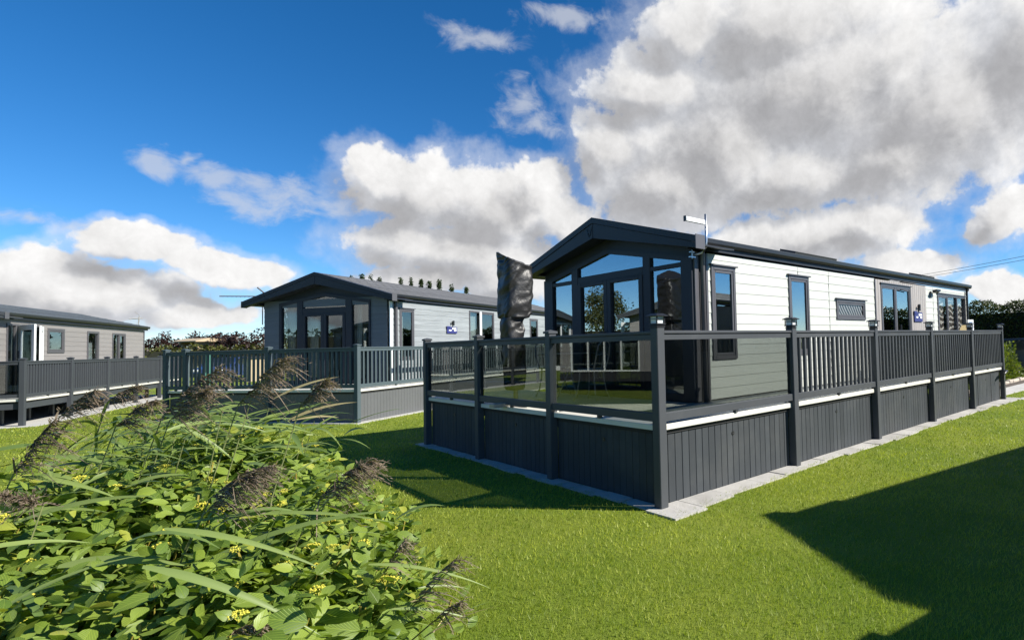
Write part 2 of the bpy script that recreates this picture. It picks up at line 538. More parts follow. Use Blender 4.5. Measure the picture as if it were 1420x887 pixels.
# ------------------------------------------------------------------ ground
def ground():
    me = bpy.data.meshes.new('lawn')
    bm = bmesh.new()
    xs = [-400, -120, -40, -15, 0, 15, 40, 120, 400]
    vs = [[bm.verts.new((x, y, 0)) for x in xs] for y in [-400, -120, -40, -12, 6, 25, 60, 150, 600]]
    for j in range(8):
        for i in range(8):
            bm.faces.new((vs[j][i], vs[j][i + 1], vs[j + 1][i + 1], vs[j + 1][i]))
    bm.to_mesh(me); bm.free()
    me.materials.append(lawn_mat())
    tag(link('lawn', me), kind='structure')


ground()


def poly_sheet(name, poly, z0, z1, mt, parent=None):
    return tag(MB().prism(poly, 2, z0, z1).build(name, mt, parent), kind=None if parent else 'structure')


# ------------------------------------------------------------------ decking
HD, HR = .785, 1.686          # deck level and rail top of the nearest decking


def deck(root, xs, ys, hd, hr, side, front, w_x, w_y, skirt_side, skirt_front, PM, SM, caps=True, lantern_posts=(), plank=.1, boards=True, skip_last=False, rail_feet=True, underbeam=False):
    """root-local: long side along +x on y=0, front along +y on x=0.
    xs, ys: post positions; side/front: infill per bay ('glass', 'bars'); skirt_*: 'planks', 'sheet' or None"""
    pw = .1
    post_me = MB().bbox(0, 0, 0, pw, pw, hr + .03, .006).mesh('post', PM)
    cap_me = MB().add([(-.012, -.012, hr + .03), (pw + .012, -.012, hr + .03), (pw + .012, pw + .012, hr + .03), (-.012, pw + .012, hr + .03),
                       (-.012, -.012, hr + .055), (pw + .012, -.012, hr + .055), (pw + .012, pw + .012, hr + .055), (-.012, pw + .012, hr + .055), (pw / 2, pw / 2, hr + .075)],
                      [(0, 3, 2, 1), (0, 1, 5, 4), (1, 2, 6, 5), (2, 3, 7, 6), (3, 0, 4, 7), (4, 5, 8), (5, 6, 8), (6, 7, 8), (7, 4, 8)]).mesh('post_cap', PM)
    spots = [(x, 0) for x in xs] + [(0, y) for y in ys[1:]]
    for k, (x, y) in enumerate(spots):
        p = link('post', post_me, root, T((x, y, 0)))
        if k not in lantern_posts:
            link('post_cap', cap_me, p)
    bar_me = {}
    plank_me = {}

    def bay(L, M, infill, skirt, gate=False):
        """one bay in its own frame: a runs 0..L between two posts, outward is -y"""
        tr = MB().bbox(0, .022, hr - .088, L, .078, hr - .034, .004).bbox(0, .008, hr - .026, L, .092, hr, .005).box(0, .03, hr - .035, L, .07, hr - .025)
        tr.build('top_rail', PM, root, M=M)
        br = MB().bbox(0, .022, hd + .035, L, .078, hd + .115, .004)
        br.build('bottom_rail', PM, root, M=M)
        if rail_feet:
            MB().box(L / 2 - .02, .03, hd + .0025, L / 2 + .02, .07, hd + .0345).build('rail_foot', PM, root, M=M)
        if infill == 'glass':
            MB().box(.004, .046, hd + .110, L - .004, .052, hr - .084).build('glass_panel', BALGLASS, root, M=M)
        elif infill == 'solid':
            MB().box(.004, .04, hd + .110, L - .004, .06, hr - .084).build('shadow_panel', SM, root, M=M)  # unseen opaque panel, added to keep the lawn shadow free of lit gaps
        elif infill == 'bars':
            n = max(1, round(L / .123) - 1)
            key = 'b'
            if key not in bar_me:
                bar_me[key] = MB().bbox(-.021, .03, hd + .113, .021, .07, hr - .086, .004).mesh('baluster', PM)
            for i in range(n):
                link('baluster', bar_me[key], root, M @ T(((i + 1) * L / (n + 1), 0, 0)))
        MB().bbox(0, .045, hd - .052, L, .19, hd + .0015, .006).build('deck_edge', NOSE, root, M=M)
        MB().box(0, .085, hd - .098, L, .135, hd - .053).build('edge_shadow_strip', DARK, root, M=M)  # dark strip, colours in the shadow under the deck edge
        zt = hd - .0985
        if skirt == 'planks':
            n = max(1, round(L / plank))
            w = L / n
            key = round(w, 4)
            if key not in plank_me:
                plank_me[key] = MB().bbox(.0022, .100, .012, w - .0022, .114, zt, .0035).mesh('skirt_plank', SM)
            for i in range(n):
                link('skirt_plank', plank_me[key], root, M @ T((i * w, random.uniform(-.0012, .0012), 0)))
            MB().box(0, .116, .006, L, .125, zt).build('skirt_backing', DARK, root, M=M)
            c = MB().tube([(L / 2, .094, zt - .13), (L / 2, .101, zt - .13)], [.022, .022], 12)
            v = c.build('skirt_vent', BLACK, root, M=M)
            MB().tube([(L / 2, .0925, zt - .13), (L / 2, .0945, zt - .13)], [.009, .009], 8).build('vent_centre', PM, v)
            if gate:
                for a in (L * .22, L * .66):
                    MB().box(a, .094, .012, a + .012, .0995, zt).build('hatch_joint', DARK, root, M=M)
        elif skirt == 'sheet':
            b = MB()
            n = max(1, round(L / plank)); w = L / n
            for i in range(n):
                b.bbox(i * w + .0015, .100, .012, (i + 1) * w - .0015, .112, zt, .002)
            b.build('skirt', SM, root, M=M)
        elif underbeam:
            MB().box(0, .09, hd - .24, L, .125, hd - .099).build('under_beam', PM, root, M=M)

    for i in range(len(xs) - 1):
        bay(xs[i + 1] - xs[i] - pw, T((xs[i] + pw, 0, 0)), side[i], skirt_side, gate=(skip_last and i == len(xs) - 2))
    RF = Matrix.Rotation(R(-90), 4, 'Z')
    for i in range(len(ys) - 1):
        bay(ys[i + 1] - ys[i] - pw, T((0, ys[i + 1], 0)) @ RF, front[i], skirt_front)
    # boards: the strip along the side, then the platform in front
    X1, Y1 = xs[-1] + pw, ys[-1] + pw
    if boards:
        bw = .142
        k = 0
        y = .196
        while y < Y1 - .02:
            x1 = X1 - .02 if y < w_y else w_x
            MB().bbox(.196, y, hd - .028, x1, min(y + bw - .004, Y1 - .02), hd + random.uniform(-.0012, .0012), .003).build('deck_board', BOARD, root)
            y += bw
            k += 1
    b = MB().box(.196, .196, hd - .20, X1 - .03, w_y, hd - .032)
    if w_x < X1:
        b.box(.196, w_y + .002, hd - .20, w_x, Y1 - .03, hd - .032)
    b.build('deck_frame', DARK, root)
    if not skirt_side or not skirt_front:
        lg = MB()
        for x in np.arange(.6, X1 - .2, 1.15):
            lg.box(x, .62, 0, x + .09, .71, hd - .2)
        lg.build('support_leg', PM, root)


d1 = thing('decking', 'anthracite decking with six lantern posts around the white lodge', 'decking')
S1, S2 = 2.32, 1.8445
XS1 = [i * S1 for i in range(6)]
YS1 = [i * S2 for i in range(4)]
deck(d1, XS1, YS1, HD, HR, ['glass', 'bars', 'bars', 'bars', 'bars'], ['glass'] * 3, 1.69, 1.05, 'planks', 'planks', PVC, PVC2, lantern_posts=range(6), skip_last=True)

# lantern on every post of the long side
names = ['black glass lantern on the corner post nearest the camera', 'black glass lantern on the post between glass panel and bars',
         'black glass lantern on the post in front of the slatted window', 'black glass lantern on the post right of the double door',
         'black glass lantern on the post below the patterned window', 'black glass lantern on the last post, beside the dark hedge']


def lantern():
    root = thing('post_lantern', names[0], 'lantern', (.05, .05, HR + .031), 0, 'lanterns on the decking posts')
    z0 = 0
    MB().bbox(-.056, -.056, z0, .056, .056, z0 + .012).bbox(-.046, -.046, z0 + .012, .046, .046, z0 + .024).bbox(-.06, -.06, z0 + .024, .06, .06, z0 + .038, .003).build('lamp_base', BLACK, root)
    MB().box(-.043, -.043, z0 + .0385, .043, .043, z0 + .104).build('lamp_glass', LAMPGLASS, root)
    c = MB()
    for sx in (-1, 1):
        for sy in (-1, 1):
            c.box(sx * .05 - .005, sy * .05 - .005, z0 + .0385, sx * .05 + .005, sy * .05 + .005, z0 + .1045)
    for s in (-1, 1):
        c.box(-.045, s * .05 - .004, z0 + .076, .045, s * .05 + .004, z0 + .081)
        c.box(s * .05 - .004, -.045, z0 + .076, s * .05 + .004, .045, z0 + .081)
    c.build('lamp_cage', BLACK, root)
    r = MB().add([(-.078, -.078, z0 + .105), (.078, -.078, z0 + .105), (.078, .078, z0 + .105), (-.078, .078, z0 + .105),
                  (-.078, -.078, z0 + .113), (.078, -.078, z0 + .113), (.078, .078, z0 + .113), (-.078, .078, z0 + .113),
                  (-.04, -.04, z0 + .133), (.04, -.04, z0 + .133), (.04, .04, z0 + .133), (-.04, .04, z0 + .133)],
                 [(0, 3, 2, 1), (0, 1, 5, 4), (1, 2, 6, 5), (2, 3, 7, 6), (3, 0, 4, 7), (4, 5, 9, 8), (5, 6, 10, 9), (6, 7, 11, 10), (7, 4, 8, 11), (8, 9, 10, 11)])
    r.build('lamp_roof', BLACK, root)
    MB().bbox(-.02, -.02, z0 + .039, .02, .02, z0 + .075).build('lamp_bulb', WHITE, root)
    return root


L0 = lantern()
for i in range(1, 6):
    c = copy_tree(L0)
    c.location.x = XS1[i] + .05
    c['label'] = names[i]

# paving slabs along the foot of the decking
pv = tag(MB().box(-.05, -.02, -.03, 11.8, .12, .004).build('paving_strip', CONC), kind='structure')
x = -.12
while x < 11.75:
    w = random.uniform(.42, .60)
    d = -.15 - .03 * math.sin(x * 1.7) - (.17 if x < .25 else .05 if x < .8 else .11 if x > 9.8 else 0)
    d += random.uniform(-.015, .015)
    z = .014 + random.uniform(-.004, .004)
    b = MB().prism([(x + .006, d + random.uniform(-.02, .02)), (x + w - .006, d + random.uniform(-.02, .02)), (x + w - .006, .096), (x + .006, .096)], 2, -.02, z)
    b.build('slab', SLAB, pv)
    x += w
y = .12
while y < 5.6:
    w = random.uniform(.25, .5)
    d = -.05 - random.uniform(0, .06)
    MB().prism([(d, y + .01), (.096, y + .01), (.096, y + w - .01), (d - random.uniform(-.02, .02), y + w - .01)], 2, -.02, .012 + random.uniform(-.004, .004)).build('slab', SLAB, pv)
    y += w


# ------------------------------------------------------------------ lodges
def clad(root, M, a0, a1, z0, z1, pitch, opens, mt, top=None, name='wall_board'):
    """overlapping boards on a wall frame (a along, -y outward), cut round the openings; top(a) gives a sloping upper limit"""
    z = z0
    while z < z1 - .02:
        zt = min(z + pitch, z1)
        cuts = sorted({z, zt} | {o[i] for o in opens for i in (2, 3) if z + .012 < o[i] < zt - .012})
        for q in range(len(cuts) - 1):
            c0, c1 = cuts[q], cuts[q + 1]
            segs = [(a0, a1)]
            for o in opens:
                if o[2] < c1 - .01 and o[3] > c0 + .01:
                    ns = []
                    for s0, s1 in segs:
                        if o[1] <= s0 or o[0] >= s1:
                            ns.append((s0, s1))
                        else:
                            if o[0] > s0 + .02: ns.append((s0, o[0]))
                            if o[1] < s1 - .02: ns.append((o[1], s1))
                    segs = ns
            for s0, s1 in segs:
                lap = .014 if c1 == zt else 0
                f0 = -.0135 + .007 * (c0 - z) / pitch
                f1 = -.0135 + .007 * (c1 - z) / pitch
                MB().add([(s0, f0, c0), (s1, f0, c0), (s1, .012, c0), (s0, .012, c0), (s0, f1, c1 + lap), (s1, f1, c1 + lap), (s1, .012, c1 + lap), (s0, .012, c1 + lap)],
                         [(0, 3, 2, 1), (4, 5, 6, 7), (0, 1, 5, 4), (1, 2, 6, 5), (2, 3, 7, 6), (3, 0, 4, 7)]).build(name, mt, root, M=M)
        z += pitch


def window(root, M, a0, a1, z0, z1, name='window', fr=.05, cols=(), sash=(), hood=False, FM=None, pane=None, curtain=None, cill=False, proud=.03, rows=()):
    """framed opening: a frame mesh with its panes (and curtain) as children. cols: mullion positions"""
    FM = FM or FRAME
    y0, y1 = -proud, .05
    b = MB()
    b.bbox(a0, y0, z0, a0 + fr, y1, z1, .004).bbox(a1 - fr, y0, z0, a1, y1, z1, .004)
    b.bbox(a0 + fr, y0, z0, a1 - fr, y1 - .001, z0 + fr, .004).bbox(a0 + fr, y0, z1 - fr, a1 - fr, y1 - .001, z1, .004)
    for c in cols:
        b.bbox(c - fr * .5, y0 + .003, z0 + fr, c + fr * .5, y1 - .002, z1 - fr, .004)
    for c in rows:
        b.bbox(a0 + fr, y0 + .005, c - fr * .4, a1 - fr, y1 - .003, c + fr * .4, .004)
    if hood:
        b.bbox(a0 - .035, y0 - .025, z1 + .002, a1 + .035, .0, z1 + .022, .003)
    f = b.build(name, FM, root, M=M)
    edges = [a0 + fr] + [e for c in cols for e in (c - fr * .5, c + fr * .5)] + [a1 - fr]
    for k in range(0, len(edges), 2):
        e0, e1 = edges[k], edges[k + 1]
        if k // 2 in sash:
            s = MB()
            w = .038
            s.bbox(e0 + .004, y0 + .008, z0 + fr + .004, e0 + w, y0 + .05, z1 - fr - .004).bbox(e1 - w, y0 + .008, z0 + fr + .004, e1 - .004, y0 + .05, z1 - fr - .004)
            s.bbox(e0 + w, y0 + .008, z0 + fr + .004, e1 - w, y0 + .049, z0 + fr + w).bbox(e0 + w, y0 + .008, z1 - fr - w, e1 - w, y0 + .049, z1 - fr - .004)
            s.build('sash', FM, f)
            e0, e1 = e0 + w, e1 - w
            MB().box(e0 - .003, y0 + .026, z0 + fr + w - .003, e1 + .003, y0 + .031, z1 - fr - w + .003).build('pane', pane or PANE, f)
        else:
            MB().box(e0 - .003, .012, z0 + fr - .003, e1 + .003, .017, z1 - fr + .003).build('pane', pane or PANE, f)
    for (c0, c1, cz0, cz1, cm) in (curtain or ()):
        drape(c0, c1, cz0, cz1, .13, cm, f)
    return f


def drape(c0, c1, z0, z1, y, mt, parent, amp=.022):
    n = max(8, int((c1 - c0) / .018))
    vs, fs = [], []
    for i in range(n + 1):
        a = c0 + (c1 - c0) * i / n
        dy = amp * math.sin(i * 1.15 + math.sin(i * .37) * 1.3)
        vs += [(a, y + dy, z0), (a, y + dy * .7, z1), (a, y + dy + .004, z0), (a, y + dy * .7 + .004, z1)]
    for i in range(n):
        k = i * 4
        fs += [(k, k + 4, k + 5, k + 1), (k + 2, k + 3, k + 7, k + 6)]
    fs += [(0, 1, 3, 2), (n * 4, n * 4 + 2, n * 4 + 3, n * 4 + 1)]
    return MB().add(vs, fs).build('curtain', mt, parent, smooth=True)


def lodge_shell(root, Ln, Wd, hd, z_eave, z_ridge, x_f, ov, wall_top, FASC, RM, gut=True, cap_mt=None, x_end=None, f_end_drop=.135, f_apex_drop=.31, tiles=7, ov_r=.05):
    """roof with overhangs, gable fascia, soffit, gutters and a dark room lining; front at x=0, side at y=0"""
    x_end = x_end if x_end is not None else Ln + .12
    yc = Wd / 2
    slope = (z_ridge - z_eave) / (yc + ov)
    # roof slopes built as lapped courses
    ze = z_ridge - slope * (yc + ov_r)
    for sgn in (-1, 1):
        b = MB()
        n = tiles
        for i in range(n):
            t0, t1 = i / n, (i + 1) / n + (.012 if i < n - 1 else 0)
            ya, yb = (yc + ov_r) * (1 - t0), (yc + ov_r) * (1 - t1)
            za, zb = ze + (z_ridge - ze) * t0, ze + (z_ridge - ze) * min(t1, 1)
            lift = .012
            poly = [(yc + sgn * ya, za + lift), (yc + sgn * yb, zb), (yc + sgn * yb, zb - .05), (yc + sgn * ya, za - .05)]
            b.prism(poly, 0, x_f + .16, x_end)
        b.build('roof', RM, root)
    MB().prism([(yc - .10, z_ridge - .018), (yc, z_ridge + .018), (yc + .10, z_ridge - .018), (yc + .08, z_ridge - .035), (yc, z_ridge + .002), (yc - .08, z_ridge - .035)], 0, x_f + .17, x_end - .01).build('ridge_cap', RM, root)
    # gable fascia: two stepped bands
    zt = lambda y: z_ridge + .02 - slope * abs(y - yc)
    y0, y1 = -ov - .03, Wd + ov + .03
    band = .085
    up_ = [(y0, zt(y0)), (y0, zt(y0) - band), (yc, zt(yc) - band), (y1, zt(y1) - band), (y1, zt(y1)), (yc, zt(yc))]
    f = MB().prism(up_, 0, x_f, x_f + .158).build('fascia', FASC, root)
    low = [(y0, zt(y0) - band - .006), (y0, zt(y0) - f_end_drop - .02), (yc, zt(yc) - f_apex_drop), (y1, zt(y1) - f_end_drop - .02), (y1, zt(y1) - band - .006), (yc, zt(yc) - band - .006)]
    MB().prism(low, 0, x_f + .012, x_f + .15).build('fascia_board', FASC, f)
    MB().box(x_f + .006, yc - .008, zt(yc) - f_apex_drop - .004, x_f + .02, yc + .008, zt(yc) - .01).build('apex_joint', FASC, f)
    if cap_mt:
        for yy in (y0 - .012, y1 + .002):
            MB().bbox(x_f - .006, yy, zt(y0) - f_end_drop - .03, x_f + .17, yy + .010, zt(y0) + .012, .003).build('fascia_end_cap', cap_mt, f)
    # soffit under the projecting gable
    sl_ = MB()
    for s in (-1, 1):
        ya, yb = yc + s * (yc + ov), yc
        za, zb = zt(ya) - f_end_drop + .015, zt(yc) - f_apex_drop + .02
        sl_.prism([(ya, za), (yb, zb), (yb, zb + .02), (ya, za + .02)], 0, x_f + .151, .5)
    sl_.build('soffit', FASC, root)
    # boxed eaves and gutters
    for k in (0, 1):
        ya = -ov_r if k == 0 else Wd + ov_r
        d = 1 if k == 0 else -1
        lo, hi = sorted((ya + d * .002, ya + d * .018))
        MB().box(x_f + .17, lo, ze - .16, x_end - .002, hi, ze - .052).build('eave_board', NAVY, root)
        lo, hi = sorted((ya + d * .019, (0 if k == 0 else Wd) - d * -.03))
        MB().box(x_f + .17, lo, ze - .16, x_end - .004, hi, ze - .145).build('eave_soffit', NAVY, root)
        if gut:
            g = [(ya - d * .065, ze - .010), (ya - d * .062, ze - .065), (ya - d * .045, ze - .095), (ya - d * .008, ze - .10), (ya + d * .001, ze - .075), (ya + d * .001, ze - .052), (ya - d * .05, ze - .052), (ya - d * .055, ze - .010)]
            MB().prism(g, 0, x_f + .18, x_end + .02).build('gutter', BLACK, root)
    # rear gable, dark room lining
    MB().prism([(0, hd - .3), (Wd, hd - .3), (Wd, wall_top), (yc, wall_top + slope * yc - .02), (0, wall_top)], 0, Ln - .03, Ln).build('rear_wall', WHITE_CLAD if FASC is NAVY else TAUPE_CLAD, root)
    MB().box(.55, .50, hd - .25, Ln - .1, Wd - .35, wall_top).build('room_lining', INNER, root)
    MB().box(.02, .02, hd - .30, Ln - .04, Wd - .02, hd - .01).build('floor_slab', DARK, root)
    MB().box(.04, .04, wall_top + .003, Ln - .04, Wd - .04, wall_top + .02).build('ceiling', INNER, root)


ID = Matrix.Identity(4)
RFN = Matrix.Rotation(R(-90), 4, 'Z')

# --- white lodge -----------------------------------------------------------------
lo1 = thing('holiday_lodge', 'white clad lodge with dark glazed gable behind the near decking', 'lodge', (1.7, 1.08, 0), 0, 'holiday lodges on the park')
X0, Y0 = 1.7, 1.08
LN1, WD1 = 10.95, 3.5
lodge_shell(lo1, LN1, WD1, HD, 2.875, 3.455, -.30, .30, 2.74, NAVY, ROOF, cap_mt=FRAME, x_end=LN1 + .1, tiles=8)
opens = [(2.04 - X0, 2.56 - X0, 1.33, 2.60), (3.92 - X0, 4.52 - X0, 1.33, 2.60), (5.44 - X0, 6.56 - X0, 1.92, 2.28),
         (7.02 - X0, 9.70 - X0, 0, 3), (10.42 - X0, 12.48 - X0, 1.2, 2.615)]
clad(lo1, ID, .27, LN1 - .01, HD + .02, 2.745, .1445, opens, WHITE_CLAD)
clad(lo1, T((0, WD1, 0)) @ Matrix.Rotation(R(180), 4, 'Z'), -LN1, 0, HD + .02, 2.74, .1445, [], WHITE_CLAD)
for xj, za, zb_ in ((4.215, 2.63, 2.742), (5.2, HD + .03, 2.742), (10.15, HD + .03, 2.742)):
    MB().box(xj - X0 - .002, -.0150, za, xj - X0 + .002, -.004, zb_).build('board_joint', FRAME, lo1)
w1 = window(lo1, ID, 2.04 - X0, 2.56 - X0, 1.33, 2.60, sash=(0,), hood=True)
window(lo1, ID, 3.92 - X0, 4.52 - X0, 1.33, 2.60, sash=(0,), hood=True)


def obscure_mat():
    mt = bpy.data.materials.new('obscure_glass')
    mt.use_nodes = True
    N = NT(mt.node_tree)
    tc = N.n('ShaderNodeTexCoord')
    rot = N.n('ShaderNodeVectorRotate'); rot.rotation_type = 'Y_AXIS'; rot.inputs['Angle'].default_value = R(38)
    N.l(tc.outputs['Object'], rot.inputs[0])
    w = N.n('ShaderNodeTexWave'); w.inputs['Scale'].default_value = 4.2; w.inputs['Distortion'].default_value = 2.5
    N.l(rot.outputs[0], w.inputs[0])
    c = N.mix(N.sstep(w.outputs[1], .45, .7), (.012, .012, .013), (.20, .20, .20))
    b = N.n('ShaderNodeBsdfPrincipled'); N.l(c, b.inputs[0]); b.inputs['Roughness'].default_value = .15
    o = N.n('ShaderNodeOutputMaterial'); N.l(b.outputs[0], o.inputs[0])
    return mt


window(lo1, ID, 5.44 - X0, 6.56 - X0, 1.92, 2.28, sash=(0,), hood=True, pane=obscure_mat())


def wavy_sheet_mat():
    """sheet behind the triple window: pale broken waves on brown"""
    mt = bpy.data.materials.new('wavy_sheet')
    mt.use_nodes = True
    N = NT(mt.node_tree)
    tc = N.n('ShaderNodeTexCoord')
    w = N.n('ShaderNodeTexWave', wave_type='BANDS', bands_direction='Z')
    w.inputs['Scale'].default_value = 2.2; w.inputs['Distortion'].default_value = 7; w.inputs['Detail'].default_value = 2; w.inputs['Detail Scale'].default_value = 1.1
    N.l(N.vec('MULTIPLY', tc.outputs['Object'], (1.4, 1, 1)), w.inputs[0])
    c = N.mix(N.sstep(w.outputs[1], .62, .86), (.075, .058, .053), (.60, .56, .53))
    b = N.n('ShaderNodeBsdfPrincipled'); N.l(c, b.inputs[0]); b.inputs['Roughness'].default_value = .5
    o = N.n('ShaderNodeOutputMaterial'); N.l(b.outputs[0], o.inputs[0])
    return mt


fw3 = window(lo1, ID, 10.42 - X0, 12.48 - X0, 1.2, 2.615, cols=(11.11 - X0, 11.80 - X0), sash=(0,), hood=True, pane=PANE3)
MB().box(10.475 - X0, .055, 1.58, 12.425 - X0, .06, 2.56).build('patterned_sheet', wavy_sheet_mat(), fw3)  # brown sheet with pale wavy bands behind the panes
# putty panel with the double door
pb = .108
a = 7.04 - X0
pme = {}
n = round((9.68 - 7.04) / pb); w_ = (9.68 - 7.04) / n
for i in range(n):
    x0 = a + i * w_
    xc = x0 + w_ / 2 + X0
    zlo = 2.69 if 7.24 < xc < 8.80 else HD + .03
    if zlo not in pme:
        pme[zlo] = MB().bbox(.004, -.022, zlo, w_ - .004, -.006, 2.745, .003).mesh('door_panel_board', PUTTY)
    link('door_panel_board', pme[zlo], lo1, T((x0, 0, 0)))
MB().box(7.03 - X0, -.005, HD + .03, 7.27 - X0, .01, 2.745).box(8.78 - X0, -.005, HD + .03, 9.69 - X0, .01, 2.745).box(7.271 - X0, -.005, 2.69, 8.779 - X0, .01, 2.744).build('panel_backing', PUTTY, lo1)
MB().bbox(7.0 - X0, -.03, HD + .02, 7.035 - X0, .01, 2.745).build('panel_trim', FRAME, lo1)
dr = window(lo1, ID, 7.27 - X0, 8.76 - X0, HD + .03, 2.67, name='double_door', cols=(7.98 - X0,), sash=(0, 1), hood=True, FM=FRAME)
MB().box(8.10 - X0, -.075, 1.72, 8.12 - X0, -.032, 1.84).build('handle', BLACK, dr)
MB().tube([(8.16 - X0, -.055, 2.585), (8.6 - X0, -.055, 2.56)], .012).build('door_closer', BLACK, dr)
MB().bbox(8.80 - X0, -.10, 1.68, 8.98 - X0, -.03, 1.705).build('boot_scraper', BLACK, dr)

# front: glazed gable, x = 0 plane, canonical a = -y
FM1 = RFN


def fq(y):       # photo-world y -> wall coordinate
    return -(y - Y0)


def pent(root, pts, mt, yy0, yy1, name='pane', parent=None):
    return MB().prism(pts, 1, yy0, yy1).build(name, mt, parent or root, M=None if parent else FM1)


head = lambda y: 2.955 - .192 * abs(y - 2.83)
fr = MB()
ZB = HD + .015
# jambs, mullions, rails
fr.bbox(fq(1.275), -.03, ZB, fq(1.075), .06, head(1.2) + .05)
fr.bbox(fq(2.02), -.03, ZB, fq(1.87), .06, head(1.95) + .02)
fr.bbox(fq(3.76), -.03, ZB, fq(3.59), .06, head(3.66) + .02)
fr.bbox(fq(4.585), -.03, ZB, fq(4.325), .06, head(4.4) + .05)
for (ya, yb) in ((1.277, 1.868), (3.762, 4.323)):
    fr.bbox(fq(yb), -.026, 2.583, fq(ya), .055, 2.637)
    fr.bbox(fq(yb), -.026, ZB, fq(ya), .055, ZB + .09)
fr.bbox(fq(3.588), -.026, 2.555, fq(2.022), .055, 2.665)
# sloping head band following the gable
for (ya, yb) in ((1.08, 2.83), (2.83, 4.58)):
    fr.prism([(fq(ya), head(ya)), (fq(yb), head(yb)), (fq(yb), head(yb) + .07), (fq(ya), head(ya) + .07)], 1, -.028, .057)
gf = fr.build('gable_glazing', NAVY, lo1, M=FM1)
MB().prism([(fq(4.58), head(4.58) + .071), (fq(2.83), head(2.83) + .071), (fq(1.08), head(1.08) + .071), (fq(1.08), 2.86), (fq(2.83), 3.3), (fq(4.58), 2.86)], 1, .0, .03).build('gable_board', NAVY, lo1, M=FM1)


def gpane(ya, yb, z0, top):
    pts = [(fq(yb), z0), (fq(ya), z0)]
    if top is None:
        pts += [(fq(ya), head(ya)), (fq(2.83), head(2.83)), (fq(yb), head(yb))] if ya < 2.83 < yb else [(fq(ya), head(ya)), (fq(yb), head(yb))]
    else:
        pts += [(fq(ya), top), (fq(yb), top)]
    return MB().prism(pts, 1, .010, .015).build('pane', PANE, gf)


gpane(1.272, 1.873, 2.632, None)
gpane(2.017, 3.593, 2.66, None)
gpane(3.757, 4.328, 2.632, None)
gpane(1.272, 1.873, ZB + .085, 2.588)
gpane(3.757, 4.328, ZB + .085, 2.588)
for ya, yb in ((2.027, 2.827), (2.833, 3.583)):
    b = MB()
    s = .082
    b.bbox(fq(yb), -.04, ZB + .01, fq(yb) + s, .04, 2.552).bbox(fq(ya) - s, -.04, ZB + .01, fq(ya), .04, 2.552)
    b.bbox(fq(yb) + s, -.04, ZB + .01, fq(ya) - s, .039, ZB + .15).bbox(fq(yb) + s, -.04, 2.50, fq(ya) - s, .039, 2.552)
    d = b.build('glazed_door', NAVY, lo1, M=FM1)
    MB().box(fq(yb) + s - .003, .0, ZB + .147, fq(ya) - s + .003, .005, 2.503).build('pane', PANE, d)
    hx = fq(ya) - .04 if yb > 3 else fq(yb) + .04
    MB().tube([(hx, -.04, 1.76), (hx, -.075, 1.76), (hx + (-.11 if yb > 3 else .11), -.078, 1.757)], .009).build('handle', BLACK, d)
# corner trims, downpipes and brackets
MB().bbox(.004, -.03, HD + .01, .085, .012, 2.76).build('corner_trim', FRAME, lo1)
MB().tube([(.135, -.05, HD), (.135, -.05, 2.72), (.135, -.075, 2.86)], .034, 10).build('downpipe', FRAME, lo1, smooth=True)
MB().bbox(.235, -.022, HD + .01, .278, .01, 2.75).build('corner_trim', FRAME, lo1)
MB().box(.086, .004, HD + .01, .234, .03, 2.75).build('corner_recess', DARK, lo1)  # dark backing, its colour stands for the shadow in the gap
MB().tube([(LN1 - .12, -.05, HD - .3), (LN1 - .12, -.05, 2.74), (LN1 - .12, -.075, 2.86)], .03, 8).build('downpipe', BLACK, lo1)
MB().bbox(LN1 - .03, -.03, HD, LN1 + .03, .02, 2.745).build('corner_trim', FRAME, lo1)
for xa, xb in ((5.16 - X0, 6.70 - X0), (11.2 - X0, 12.1 - X0)):
    zz = 2.875 + .298 * 1.15
    b = MB().prism([(.62, 3.14), (.95, 3.234), (.938, 3.285), (.608, 3.191)], 0, xa, xb)
    b.build('rooflight', BLACK, lo1)
# raised crest on the gable: shield outline with a W inside
em = MB()
xe = -.30 + .003


def stroke(p, q, w=.010):
    p, q = Vector(p), Vector(q)
    t = (q - p).normalized(); nrm = Vector((-t.y, t.x)) * w * .5
    em.prism([tuple(p + nrm), tuple(q + nrm), tuple(q - nrm), tuple(p - nrm)], 0, xe, xe + .012)


yc1, zc1 = WD1 / 2 + .085, 3.262
for p, q in (((.062, .060), (.040, -.02)), ((.040, -.02), (0, -.066)), ((0, -.066), (-.040, -.02)), ((-.040, -.02), (-.062, .060)), ((.062, .060), (.02, .048)), ((-.062, .060), (-.02, .048)),
             ((.038, .036), (.020, -.026)), ((.020, -.026), (0, .026)), ((0, .026), (-.020, -.026)), ((-.020, -.026), (-.038, .036))):
    stroke((yc1 + p[0], zc1 + p[1]), (yc1 + q[0], zc1 + q[1]))
fas = [c for c in lo1.children if c.name.startswith('fascia') and 'board' not in c.name][0]
em.build('crest', BLACK, fas)


